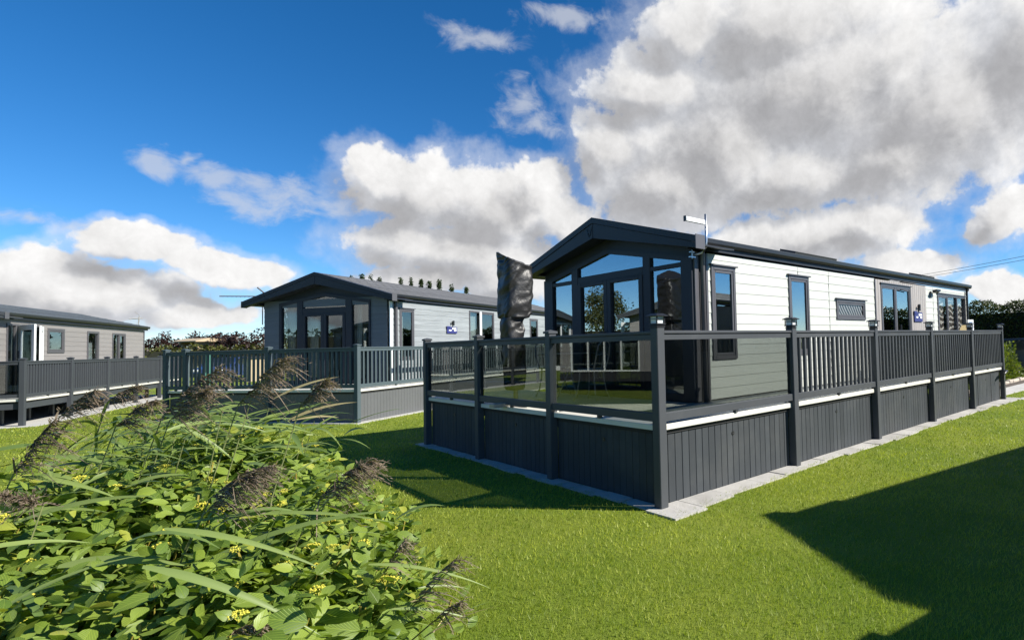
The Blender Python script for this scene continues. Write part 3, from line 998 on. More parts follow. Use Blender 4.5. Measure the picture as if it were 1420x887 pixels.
def sign_set(loc, rz, label_s, label_l, W_=.46, H_=.21, flip=False):
    s = thing('wall_sign', label_s, 'sign', loc, rz, 'navy wall signs')
    MB().bbox(-W_ / 2, -.02, -H_ / 2, W_ / 2, 0, H_ / 2, .004).build('sign_plate', SIGNBLUE, s)
    b = MB()
    b.prism([(-W_ * .36, -.015), (-W_ * .28, .015), (-W_ * .2, 0), (-W_ * .12, .02), (-W_ * .05, -.01), (-W_ * .15, -.03)], 1, -.0235, -.0205)
    b.prism([(W_ * .0, .02), (W_ * .40, .035), (W_ * .40, .075), (W_ * .0, .075)], 1, -.0235, -.0205)
    b.prism([(W_ * .18, -.03), (W_ * .40, -.035), (W_ * .40, .025), (W_ * .18, .012)], 1, -.0235, -.0205)
    b.build('sign_print', WHITE, s)
    MB().bbox(-W_ * .5 - .012, -.03, H_ * .3, -W_ * .22, -.002, H_ * .62).build('sign_mount', SIGNBLUE, s)
    l = thing('wall_lamp', label_l, 'lamp', (loc[0], loc[1], loc[2]), rz, 'black wall lamps over the signs')
    l.scale = (.66, .66, .66)
    MB().bbox(.07, -.05, .22, .16, 0, .44, .006).build('lamp_plate', BLACK, l)
    MB().tube([(.07, -.05, .33), (.0, -.06, .34), (-.03, -.06, .30)], .018).tube([(-.03, -.06, .14), (-.03, -.06, .30)], .012).build('lamp_arm', BLACK, l)
    MB().tube([(-.03, -.06, .37), (-.03, -.06, .30)], [.05, .028], 10).build('lamp_shade', BLACK, l)
    return s


sign_set((9.13, 1.053, 2.02), 0, 'small navy sign with white patches on the putty panel', 'black swan-neck lamp on the putty panel above a sign')
fl = thing('flood_light', 'small black floodlight high on white boards right of the door', 'light', (9.98, 1.06, 2.62))
MB().bbox(-.05, -.02, -.12, .03, 0, .02).build('bracket', BLACK, fl)
MB().prism([(-.06, -.02), (-.16, .02), (-.16, .06), (-.05, .05)], 0, -.02, .22).build('lamp_head', BLACK, fl)

# aerial on the near corner of the white lodge
ae = thing('flat_aerial', 'cranked silver mast with flat white aerial at the white lodge corner', 'aerial', (1.72, .93, 0))
MB().tube([(-.02, .10, 2.70), (.0, .0, 2.725), (.05, -.03, 2.80), (.058, -.03, 2.88), (.058, -.03, 3.225)], .016, 8).build('mast', METAL, ae, smooth=True)
MB().bbox(-.33, -.05, 3.085, .03, -.012, 3.14, .006).build('aerial_panel', WHITE, ae)
MB().bbox(-.345, -.052, 3.078, -.331, -.010, 3.147).build('aerial_end', BLACK, ae)
MB().bbox(-.16, .05, 2.655, -.06, .09, 2.672).bbox(-.15, .05, 2.72, -.08, .09, 2.735).tube([(-.12, .06, 2.64), (-.12, .06, 2.75)], .007).build('bracket', METAL, ae)

# black fitting on the last post
bf = thing('post_fitting', 'black hooked fitting on the last decking post under the edge', 'fitting', (11.60, .0, .66))
MB().bbox(.0, -.05, -.01, .09, -.002, .06, .01).build('bracket', BLACK, bf)
MB().tube([(.06, -.05, .03), (-.10, -.07, .03), (-.28, -.07, -.02), (-.33, -.07, -.07), (-.335, -.07, -.14)], [.03, .035, .022, .012, .008], 8).build('hook', BLACK, bf, smooth=True)

# things standing by the triple window
st = thing('side_table', 'pale table top just showing over the rail by the triple window', 'table', (11.55, .62, HD))
MB().bbox(-.8, -.25, .855, .95, .25, .885).build('tabletop', WHITE, st)
lg_me = MB().box(-.02, -.02, 0, .02, .02, .854).mesh('leg', METAL)
for sx in (-.75, .9):
    for sy in (-.2, .2):
        link('leg', lg_me, st, T((sx, sy, 0)))
pf = thing('framed_notice', 'white framed notice with blue picture by the triple window', 'picture', (11.45, .66, HD + .886), R(-6))
MB().bbox(-.15, -.012, 0, .17, .012, .30, .004).build('frame', WHITE, pf)
MB().box(-.085, -.0165, .06, .105, -.0125, .25).build('picture_sheet', mat('notice_print', (.25, .33, .55), .5, .5, 9), pf)
MB().prism([(-.05, .075), (.09, .075), (.09, .15), (.03, .20)], 1, -.0195, -.0168).build('picture_figure', SIGNBLUE, pf)
yl = thing('folded_card', 'sloping yellow card on the table by the triple window', 'card', (10.95, .64, HD + .886), R(4))
MB().prism([(-.16, 0), (.17, 0), (.17, .165)], 1, -.10, .10).build('card_wedge', YCARD, yl)

# ------------------------------------------------------------------ covered parasol
def parasol():
    root = thing('covered_parasol', 'cantilever parasol wrapped in a creased black cover', 'parasol', (.205, 3.0, HD))
    MB().bbox(-.35, -.06, .001, .38, .06, .05).bbox(-.06, -.38, .001, .06, -.061, .05).bbox(-.06, .061, .001, .06, .38, .05).build('base', DULLMETAL, root)
    MB().tube([(0, 0, .05), (0, 0, 1.2)], .03, 10).build('pole', DULLMETAL, root)
    COVER = mat('black_cover', (.017, .017, .018), .43, .14, 4, .55, 26, spec=.42)
    def loft(rows, nseg, seed, amp, name):
        vs, fs = [], []
        for r, (z, x0, x1, y0, y1, tilt) in enumerate(rows):
            for k in range(nseg):
                w = 2 * math.pi * (k + .5) / nseg
                ca, sa = math.cos(w), math.sin(w)
                e = .5
                ca2, sa2 = math.copysign(abs(ca) ** e, ca), math.copysign(abs(sa) ** e, sa)
                u = (x0 + x1) / 2 + ca2 * (x1 - x0) / 2
                v = (y0 + y1) / 2 + sa2 * (y1 - y0) / 2
                zz = z + tilt * (sa2 - ca2) * .5
                # sharp folds running across the cloth, deeper towards the tie
                q1 = Vector((u * 3.4 + v * 2.2 + seed, zz * 4.6 - u * 3.2 + v * 2.4, seed * .7 + v * 2))
                f = 1 - abs(noise.noise(q1)) * 2.6
                f2 = 1 - abs(noise.noise(q1 * 2.6 + Vector((3, 1, 5)))) * 2.6 - .3 * abs(noise.noise(q1 * 5.5)) * 2
                big = noise.noise(Vector((u * 3, v * 3, zz * 2.2 + seed)))
                g = amp * (.75 * f + .75 * f2 + .8 * big - .5) * (1.25 if sa < .2 else .55)
                vs.append((u + ca * g, v + sa * g, zz + .3 * g * (1 if tilt > .02 else .2)))
        n = len(rows)
        for r in range(n - 1):
            for k in range(nseg):
                k2 = (k + 1) % nseg
                fs.append((r * nseg + k, r * nseg + k2, (r + 1) * nseg + k2, (r + 1) * nseg + k))
        fs.append(tuple(range(nseg))[::-1]); fs.append(tuple(range((n - 1) * nseg, n * nseg)))
        o = MB().add(vs, fs).build(name, COVER, root, smooth=True)
        sub = o.modifiers.new('smooth', 'SUBSURF'); sub.levels = 1; sub.render_levels = 1
        return o
    H = HD
    # z, x range, y range, tilt (the flat top falls from the far left corner to the near right one)
    key = [(1.95, -.15, .13, -.14, .15, .0), (1.965, -.18, .17, -.18, .18, .0), (2.05, -.19, .195, -.19, .20, .0), (2.25, -.185, .205, -.195, .20, 0), (2.45, -.18, .205, -.19, .20, .0),
           (2.62, -.182, .205, -.19, .205, .02), (2.71, -.182, .20, -.18, .21, .06), (2.755, -.182, .185, -.165, .21, .09), (2.775, -.18, .13, -.11, .21, .105), (2.78, -.15, .05, -.03, .19, .11)]

    def interp(key, m_):
        out = []
        for i in range(len(key) - 1):
            for j in range(m_):
                t = j / m_
                out.append(tuple(a + (b - a) * t for a, b in zip(key[i], key[i + 1])))
        return out + [key[-1]]
    loft([(z - H, *q) for z, *q in interp(key, 6)], 56, 2.3, .020, 'cover')
    key2 = [(.98, -.13, .10, -.10, .10, 0), (1.4, -.15, .12, -.12, .13, 0), (1.72, -.16, .12, -.13, .15, 0), (1.88, -.165, .10, -.12, .15, 0), (1.99, -.15, .09, -.10, .13, 0)]
    loft([(z - H, *q) for z, *q in interp(key2, 6)], 44, 7.1, .022, 'cover_skirt')
    ring = [(.135 * math.cos(a) - .03, .135 * math.sin(a) + .015, 1.955 - H + .01 * math.sin(3 * a)) for a in [k * .3142 for k in range(21)]]
    MB().tube(ring, .011, 6, False).build('tie_strap', BLACK, root)
    return root


parasol()


# ------------------------------------------------------------------ cafe chairs and table on the deck
def cafe_chair(loc, rz, label):
    r = thing('cafe_chair', label, 'chair', loc, rz, 'metal cafe chairs on the near decking')
    s = MB()
    ring = [(.19 * math.cos(2 * math.pi * k / 20), .19 * math.sin(2 * math.pi * k / 20), .44) for k in range(21)]
    s.tube(ring, .010, 6, False)
    for y in np.linspace(-.15, .15, 6):
        h = math.sqrt(.19 ** 2 - y * y)
        s.bbox(-h, y - .018, .436, h, y + .018, .446, .002)
    s.build('seat', DULLMETAL, r)
    for sx, sy in ((1, 1), (1, -1), (-1, 1), (-1, -1)):
        MB().tube([(.12 * sx, .12 * sy, .432), (.125 * sx, .125 * sy, .30), (.15 * sx, .15 * sy, .12), (.19 * sx, .19 * sy, .004)], .010, 6).build('leg', DULLMETAL, r)
    b = MB().tube([(-.14, .15, .44), (-.19, .17, .62), (-.22, .15, .78), (-.235, .06, .85), (-.235, -.06, .85), (-.22, -.15, .78), (-.19, -.17, .62), (-.14, -.15, .44)], .011, 6)
    b.tube([(-.17, 0, .44), (-.225, 0, .84)], .008, 6).tube([(-.19, .165, .64), (-.20, 0, .66), (-.19, -.165, .64)], .008, 6)
    b.build('backrest', DULLMETAL, r)
    return r


cafe_chair((1.22, 2.66, HD), R(110), 'metal cafe chair right of the small table on the deck')
cafe_chair((1.30, 3.78, HD), R(-70), 'metal cafe chair left of the small table on the deck')
tb = thing('cafe_table', 'small round metal table between the two cafe chairs', 'table', (1.26, 3.25, HD))
MB().tube([(0, 0, .66), (0, 0, .675)], .27, 28).build('tabletop', DULLMETAL, tb)
for k in range(3):
    a = k * 2.094 + .4
    MB().tube([(.05 * math.cos(a), .05 * math.sin(a), .66), (.04 * math.cos(a), .04 * math.sin(a), .35), (.20 * math.cos(a), .20 * math.sin(a), .004)], .011, 6).build('leg', DULLMETAL, tb)

# ------------------------------------------------------------------ pale grey lodge (second)
def tile_mat(name, col):
    mt = bpy.data.materials.new(name)
    mt.use_nodes = True
    N = NT(mt.node_tree)
    tc = N.n('ShaderNodeTexCoord')
    v = tc.outputs['Object']
    br = N.n('ShaderNodeTexBrick', offset=.5)
    sw = N.n('ShaderNodeSeparateXYZ'); N.l(v, sw.inputs[0])
    cb = N.n('ShaderNodeCombineXYZ'); N.l(sw.outputs[0], cb.inputs[0]); N.l(sw.outputs[1], cb.inputs[1])
    N.l(cb.outputs[0], br.inputs[0])
    for nm, val in (('Scale', 1.0), ('Mortar Size', .012), ('Brick Width', .30), ('Row Height', .155), ('Bias', 0)):
        br.inputs[nm].default_value = val
    br.inputs['Color1'].default_value = (*[c * .82 for c in col], 1)
    br.inputs['Color2'].default_value = (*[c * 1.2 for c in col], 1)
    br.inputs['Mortar'].default_value = (*[c * .35 for c in col], 1)
    nz = N.noise(v, 7, 7, .7)
    c = N.mix(N.math('MULTIPLY', nz, .5), br.outputs[0], tuple(x * 1.5 for x in col))
    b = N.n('ShaderNodeBsdfPrincipled'); N.l(c, b.inputs[0]); b.inputs['Roughness'].default_value = .68
    bp = N.n('ShaderNodeBump'); bp.inputs['Strength'].default_value = .8; bp.inputs['Distance'].default_value = .02
    N.l(N.math('SUBTRACT', N.math('MULTIPLY', nz, .4), br.outputs['Fac']), bp.inputs['Height']); N.l(bp.outputs[0], b.inputs['Normal'])
    o = N.n('ShaderNodeOutputMaterial'); N.l(b.outputs[0], o.inputs[0])
    return mt


D2 = (.156, 9.704, 0)
A2 = R(32)
dk2 = thing('decking', 'blue-grey decking with balusters before the pale grey lodge', 'decking', D2, A2)
deck(dk2, [0, 2.4, 4.8, 7.2, 9.6], [0, 2.40, 4.82, 5.43], .735, 1.668, ['bars'] * 4, ['bars'] * 3, 2.0, .85, 'sheet', 'sheet', TEAL, mat('grey_skirt', (.10, .104, .108), .55, .05, 3, .1, 60, rnd=.04), boards=True)
# concrete footing
poly_sheet('concrete_footing', [(D2[0] + x * math.cos(A2) - y * math.sin(A2), D2[1] + x * math.sin(A2) + y * math.cos(A2)) for x, y in ((-.14, -.1), (9.9, -.1), (9.9, 6), (-.14, 6))], -.05, .012, CONC)

U2, V2, W2, L2 = 2.0, .85, 4.02, 11.0
c2, s2 = math.cos(A2), math.sin(A2)
lo2 = thing('holiday_lodge', 'pale grey lodge with textured boards behind the blue-grey decking', 'lodge', (D2[0] + U2 * c2 - V2 * s2, D2[1] + U2 * s2 + V2 * c2, 0), A2, 'holiday lodges on the park')
H2 = .735
lodge_shell(lo2, L2, W2, H2, 2.985, 3.66, -.32, .32, 2.86, NAVY, tile_mat('tile_roof', (.095, .096, .10)), cap_mt=FRAME, x_end=L2 + .15, tiles=12, ov_r=.08)
clad(lo2, ID, .10, L2 - .01, H2 + .02, 2.86, .15, [(2.36 - U2, 2.92 - U2, 1.32, 2.685), (5.54 - U2, 7.02 - U2, 0, 2.80), (9.65 - U2, 10.33 - U2, 1.4, 2.70)], BLUE_CLAD)
CREAMC = [(2.50 - U2, 2.66 - U2, 1.4, 2.5, CURTAIN)]
window(lo2, ID, 2.36 - U2, 2.92 - U2, 1.32, 2.685, sash=(0,), hood=True, pane=PANE2, curtain=CREAMC)
d2 = window(lo2, ID, 5.54 - U2, 7.02 - U2, H2 + .03, 2.80, name='double_door', cols=(6.16 - U2,), sash=(1,), pane=PANE2, curtain=[(5.6 - U2, 6.1 - U2, .85, 2.72, WHITE)])
MB().bbox(6.10 - U2, -.05, H2 + .03, 6.22 - U2, -.032, 2.78).build('door_post', WHITE, d2)
window(lo2, ID, 9.65 - U2, 10.33 - U2, 1.4, 2.70, sash=(0,), pane=PANE2)
MB().bbox(.0, -.03, H2, .085, .012, 2.86).build('corner_trim', WHITE, lo2)
MB().tube([(.19, -.05, H2), (.19, -.05, 2.82), (.19, -.08, 2.95)], .035, 8).build('downpipe', FRAME, lo2)
# front of the pale lodge (coordinates measured along the front: y from the near corner)
g2 = lambda v: -(v - V2)
hd2 = lambda v: 3.06 - .155 * abs(v - 2.86)
ops = [(g2(4.30), g2(1.40), 0, 2.80)]
clad(lo2, RFN, -W2 + .06, -.06, H2 + .02, 2.98, .15, ops, mat('shaded_front_cladding', (.105, .125, .145), .55, .22, 3.2, .5, 9, (.5, 9, 14), rnd=.06))  # front boards darkened in colour for the shade on the gable end
fr2 = MB()
zb = H2 + .015
for a0, a1 in ((4.30, 4.215), (3.71, 3.53), (2.165, 1.97), (1.455, 1.40)):
    fr2.bbox(g2(a0), -.035, zb, g2(a1), .05, hd2((a0 + a1) / 2) + .02)
for a0, a1 in ((4.214, 3.711), (1.969, 1.456)):
    fr2.bbox(g2(a0), -.03, zb, g2(a1), .045, zb + .09)
fr2.bbox(g2(3.529), -.03, 2.60, g2(2.166), .045, 2.765)
for a0, a1 in ((1.40, 2.86), (2.86, 4.30)):
    fr2.prism([(g2(a0), hd2(a0)), (g2(a1), hd2(a1)), (g2(a1), hd2(a1) + .085), (g2(a0), hd2(a0) + .085)], 1, -.032, .047)
gf2 = fr2.build('gable_glazing', NAVY, lo2, M=RFN)
for a0, a1, z0, tp in ((4.22, 3.70, zb + .085, 1), (3.535, 2.16, 2.76, 1), (1.975, 1.45, zb + .085, 1)):
    pts = [(g2(a0), z0), (g2(a1), z0), (g2(a1), hd2(a1) + .003)] + ([(g2(2.86), hd2(2.86) + .003)] if a1 < 2.86 < a0 else []) + [(g2(a0), hd2(a0) + .003)]
    MB().prism(pts, 1, .010, .015).build('pane', PANE2, gf2)
for c0, c1 in ((4.20, 3.95), (1.96, 1.80)):
    drape(g2(c0), g2(c1), zb + .1, 2.85, .14, CURTAIN, gf2)
for a0, a1 in ((3.525, 2.852), (2.848, 2.17)):
    b = MB(); s = .085
    b.bbox(g2(a0), -.045, zb + .01, g2(a0) + s, .035, 2.598).bbox(g2(a1) - s, -.045, zb + .01, g2(a1), .035, 2.598)
    b.bbox(g2(a0) + s, -.045, zb + .01, g2(a1) - s, .034, zb + .14).bbox(g2(a0) + s, -.045, 2.545, g2(a1) - s, .034, 2.598)
    d = b.build('glazed_door', NAVY, lo2, M=RFN)
    MB().box(g2(a0) + s - .003, 0, zb + .137, g2(a1) - s + .003, .005, 2.548).build('pane', PANE2, d)
    if a0 > 3:
        drape(g2(3.45), g2(3.16), zb + .15, 2.52, .13, CURTAIN, d)
MB().prism([(g2(4.86), 2.80), (g2(.86), 2.80), (g2(.86), 2.98), (g2(2.86), 3.40), (g2(4.86), 2.98)], 1, .015, .04).build('gable_board', NAVY, lo2, M=RFN)


def w2(u, v, z):
    return (D2[0] + u * c2 - v * s2, D2[1] + u * s2 + v * c2, z)


sign_set(w2(4.60, V2 - .025, 2.15), A2, 'small navy sign with white patches on pale grey boards', 'black swan-neck lamp on pale grey boards above a sign', .50, .19)

# ------------------------------------------------------------------ taupe lodge (left)
D3 = (-5.09, 16.53, 0)
A3 = R(72)
c3, s3 = math.cos(A3), math.sin(A3)


def w3(u, v, z):
    return (D3[0] + u * c3 - v * s3, D3[1] + u * s3 + v * c3, z)


dk3 = thing('decking', 'open-sided grey decking on legs before the taupe lodge', 'decking', D3, A3)
deck(dk3, [i * 2.23 for i in range(6)], [0, 1.6, 3.2, 4.8], .645, 1.555, ['bars'] * 5, ['glass'] * 3, 1.2, 1.0, None, None, mat('dark_grey_pvc', (.050, .056, .064), .45, .05, 2.5, .08, 90, spec=.16, rnd=.05), PVC2, underbeam=True)
poly_sheet('concrete_pad', [w3(u, v, 0)[:2] for u, v in ((-.25, -.32), (11.6, -.32), (11.6, 5.3), (-.25, 5.3))], -.05, .014, CONC)
U3, V3, W3, L3 = 1.15, 1.0, 3.66, 9.45
lo3 = thing('holiday_lodge', 'taupe lodge with a white door standing open, at the left', 'lodge', w3(U3, V3, 0), A3, 'holiday lodges on the park')
H3 = .645
lodge_shell(lo3, L3, W3, H3, 2.755, 3.285, -.35, .28, 2.63, mat('grey_fascia', (.06, .065, .07), .5, .05), tile_mat('slate_roof', (.07, .082, .09)), x_end=L3 + .12, tiles=8, cap_mt=FRAME, ov_r=.10)
clad(lo3, ID, .08, L3 - .06, H3 + .02, 2.64, .145, [(1.58 - U3, 3.2 - U3, 0, 2.53), (3.51 - U3, 4.44 - U3, 1.76, 2.48), (5.87 - U3, 6.69 - U3, 1.45, 2.47), (7.72 - U3, 8.83 - U3, 0, 2.46)], TAUPE_CLAD)
d3 = window(lo3, ID, 1.58 - U3, 3.2 - U3, H3 + .03, 2.53, name='double_door', cols=(2.0 - U3,), pane=PANE2)
for (a_, rz_, l_) in ((2.03 - U3, R(-135), .70), (3.16 - U3, R(-163), .62)):
    M_ = T((a_, -.06, 0)) @ Matrix.Rotation(rz_, 4, 'Z')
    b = MB()
    b.bbox(0, -.02, H3 + .05, .12, .02, 2.50).bbox(l_ - .12, -.02, H3 + .05, l_, .02, 2.50).bbox(.12, -.02, H3 + .05, l_ - .12, .019, H3 + .22).bbox(.12, -.02, 2.36, l_ - .12, .019, 2.50)
    dl = b.build('door_leaf', WHITE, d3, M=M_)
    MB().box(.117, -.003, H3 + .217, l_ - .117, .003, 2.363).build('pane', PANE2, dl)
    MB().bbox(.03, -.05, 1.62, .06, -.021, 1.82).build('handle', BLACK, dl)
window(lo3, ID, 3.51 - U3, 4.44 - U3, 1.76, 2.48, sash=(0,), pane=PANE2, fr=.07)
f3 = window(lo3, ID, 5.87 - U3, 6.69 - U3, 1.45, 2.47, pane=PANE2, fr=.07, curtain=[(6.0 - U3, 6.6 - U3, 1.5, 2.1, WHITE)])
window(lo3, ID, 7.72 - U3, 8.83 - U3, H3 + .03, 2.46, name='double_door', cols=(8.3 - U3,), sash=(1,), pane=PANE2, fr=.06, curtain=[(8.45 - U3, 8.65 - U3, .8, 2.35, CURTAIN)])
MB().bbox(L3 - .055, -.03, H3, L3 + .02, .02, 2.63).build('corner_trim', FRAME, lo3)
clad(lo3, RFN, -W3 + .05, -.05, H3 + .02, 2.9, .145, [(-3.2, -.5, 0, 2.7)], TAUPE_CLAD)
ff = window(lo3, RFN, -3.2, -.5, H3 + .03, 2.7, name='patio_door', cols=(-2.5, -1.85, -1.2), pane=PANE, FM=WHITE)


def yagi(name, label, loc, rz, h, boom, mt, mast_h, rr=.022):
    r = thing(name, label, 'aerial', loc, rz)
    MB().tube([(0, 0, -mast_h), (0, 0, h)], .014, 6).build('mast', mt, r)
    b = MB().tube([(-boom, 0, h - .08), (.12, 0, h - .05)], .016, 5)
    for i in range(9):
        x = -boom + .08 + i * (boom - .1) / 9
        b.tube([(x, -.14, h - .08), (x, .14, h - .08)], .006, 4)
    b.build('boom', mt, r)
    MB().tube([(-.12, 0, h + .20), (.02, 0, h + .06), (.02, 0, h - .20), (-.12, 0, h - .34)], rr, 5).build('reflector', mt, r)
    return r


yagi('tv_aerial', 'thin aerial with long boom above the left eave of the pale grey lodge', w2(2.4, 5.35, 2.9), R(-8), .36, .95, FRAME, .5)
yagi('tv_aerial', 'small white aerial on a mast at the end of the taupe lodge', w3(10.75, 1.2, 2.6), R(20), .60, .30, DULLMETAL, 1.6, .008)

# a further lodge beyond the left edge of the view, mirrored in the gable windows
lo5 = copy_tree(lo3)
lo5.location = (-7.45, 13.0, 0)
lo5.rotation_euler.z = R(158)
lo5['label'] = 'taupe lodge out of frame, mirrored in the gable windows'

# ------------------------------------------------------------------ charcoal lodge beside the camera (throws the shadow on the lawn)
AR = R(-9.1)
cR, sR = math.cos(AR), math.sin(AR)
WR, LR = 3.7, 11.5
pe = Vector((2.80, -3.92, 0))
off_l = Vector((-.30, WR + .31, 0))
rootR = pe - Vector((off_l.x * cR - off_l.y * sR, off_l.x * sR + off_l.y * cR, 0))
lo4 = thing('holiday_lodge', 'charcoal lodge out of frame whose gable shadow lies on the lawn', 'lodge', rootR, AR, 'holiday lodges on the park')
lodge_shell(lo4, LR, WR, HD, 2.85, 3.45, -.30, .30, 2.72, NAVY, ROOF, cap_mt=FRAME)
MBK = T((0, WR, 0)) @ Matrix.Rotation(R(180), 4, 'Z')
clad(lo4, MBK, -LR, 0, .1, 2.72, .29, [(-3.4, -2.7, 1.3, 2.4), (-6.6, -5.6, 1.3, 2.4)], DARK_CLAD)
window(lo4, MBK, -3.4, -2.7, 1.3, 2.4)
window(lo4, MBK, -6.6, -5.6, 1.3, 2.4)
clad(lo4, ID, 0, LR, .1, 2.72, .29, [], DARK_CLAD)
clad(lo4, RFN, -WR, 0, .1, 2.95, .29, [(-3.0, -.7, .8, 2.6)], DARK_CLAD)
window(lo4, RFN, -3.0, -.7, .8, 2.6, cols=(-1.85,))
dk4 = thing('decking', 'grey decking out of frame in front of the charcoal lodge', 'decking', (.53, -4.27, 0), R(-99.1))
deck(dk4, [0, 1.9, 3.8], [0, 1.25], HD, HR, ['solid'] * 2, ['solid'], 3.8, 1.2, 'sheet', 'sheet', PVC, PVC2)
# ------------------------------------------------------------------ foliage helpers
LEAFV = np.array([(0, 0, 0), (0, .25, .0), (0, .5, -.02), (0, .75, -.075), (0, 1.0, -.17),
                  (-.20, .16, .035), (-.285, .40, .035), (-.20, .70, -.03), (.20, .16, .035), (.285, .40, .035), (.20, .70, -.03)], float)
LEAFT = [(0, 1, 5), (5, 1, 6), (1, 2, 6), (6, 2, 7), (2, 3, 7), (7, 3, 4), (0, 8, 1), (8, 9, 1), (1, 9, 2), (9, 10, 2), (2, 10, 3), (10, 4, 3)]
LEAFF = [i for t in LEAFT for i in t]
LEAFUV = np.stack([LEAFV[:, 0] / .57 + .5, LEAFV[:, 1]], 1)
DIAM = np.array([(0, 0, 0), (.5, .5, .06), (0, 1, -.1), (-.5, .5, .06)], float)
DIAMF = [0, 1, 2, 3]


def leaf_frames(P, D, L, width=1.0, roll=.5):
    """frames for leaves at P pointing along D with length L, faces mostly up"""
    n = len(P)
    Ey = unit(D)
    upv = np.tile([0, 0, 1.0], (n, 1)) + rng.normal(0, roll, (n, 3))
    Ex = unit(np.cross(Ey, upv)); Ez = np.cross(Ex, Ey)
    return Ex * (L * width)[:, None], Ey * L[:, None], Ez * L[:, None]


def leaf_cloud(name, P, D, L, mt, parent=None, width=.6, roll=.6, tint=None):
    Ex, Ey, Ez = leaf_frames(P, D, L, width, roll)
    t = rng.random(len(P)) if tint is None else tint
    V, F, tt, _ = scatter(DIAM, DIAMF, 4, P, Ex, Ey, Ez, t)
    return link(name, raw_mesh(name, V, F, 4, mt, tt), parent)


def clump_crown(n_cl, n_leaf, fn_center, cr, leaf, squash=.8):
    """points for a crown made of leaf clumps: returns positions and outward directions"""
    C_ = fn_center(n_cl)
    rad = cr * rng.uniform(.6, 1.25, n_cl)
    idx = rng.integers(0, n_cl, n_leaf)
    d = unit(rng.normal(size=(n_leaf, 3)))
    r = rng.random(n_leaf) ** .45
    P = C_[idx] + d * (r * rad[idx])[:, None] * np.array([1, 1, squash])
    D = d + np.array([0, 0, -.25]) + rng.normal(0, .5, (n_leaf, 3))
    return P, D, idx


def tree(name, label, cat, loc, h, cw, trunk_h, leafm, n_leaf, leaf, n_cl, group=None, shape='round', lean=0, flare=None):
    r = thing(name, label, cat, loc, random.uniform(0, 6.28), group)
    zc = (h + trunk_h) / 2

    def cen(n):
        if shape == 'cone':
            t = rng.random(n) ** .6
            a = rng.uniform(0, 6.283, n)
            rr = cw * (1 - t) ** .8 * np.sqrt(rng.random(n)) * .9
            return np.stack([rr * np.cos(a), rr * np.sin(a), trunk_h + t * (h - trunk_h)], 1)
        d = unit(rng.normal(size=(n, 3))); q = rng.random(n) ** .4
        return d * q[:, None] * np.array([cw, cw, (h - trunk_h) / 2]) * .82 + np.array([lean, 0, zc])
    cr = {'cone': cw * .20, 'round': cw * .34, 'spiky': cw * .22}[shape]
    P, D, idx = clump_crown(n_cl, n_leaf, cen, cr, leaf)
    P[:, 2] = np.maximum(P[:, 2], .05)
    tn = rng.random(n_cl)[idx] * .6 + rng.random(n_leaf) * .4
    L = leaf * rng.uniform(.6, 1.35, n_leaf)
    leaf_cloud('crown', P, D, L, leafm, r, tint=tn)
    b = MB().tube([(0, 0, 0), (lean * .3, .05, trunk_h), (lean * .8, 0, zc), (lean, .02, h * .92)], [h * .028 + .02, h * .02 + .012, h * .012, .01], 7)
    for k in range(7):
        a = k * 2.4
        z0 = trunk_h * .85 + (zc - trunk_h) * k / 7
        b.tube([(lean * .4, 0, z0), (cw * .4 * math.cos(a) + lean * .6, cw * .4 * math.sin(a), z0 + (h - z0) * .35), (cw * .72 * math.cos(a) + lean, cw * .72 * math.sin(a), z0 + (h - z0) * .55)], [h * .011, h * .007, .008], 5)
    b.build('trunk', TRUNK, r)
    return r


# plum-leaved trees above the far hedge at the left
for k, (x, y, h, w_, lb) in enumerate(((-1.04, 57.7, 3.75, 1.7, 'dark red tree just right of the taupe lodge end'), (1.1, 56.6, 3.75, 1.7, 'dark red tree left of the wooden gazebo'), (3.3, 60.5, 3.95, 1.5, 'dark red tree whose top shows over the wooden gazebo'),
                                       (3.3, 52.3, 3.75, 1.8, 'dark red tree right of the wooden gazebo'), (5.0, 51.8, 3.7, 1.7, 'dark red tree nearest the dark side of the pale grey lodge'))):
    tree('plum_tree', lb, 'tree', (x, y, 0), h, w_, 1.1, REDLEAF, 1900, .20, 42, 'dark red trees beyond the far hedge', 'spiky')


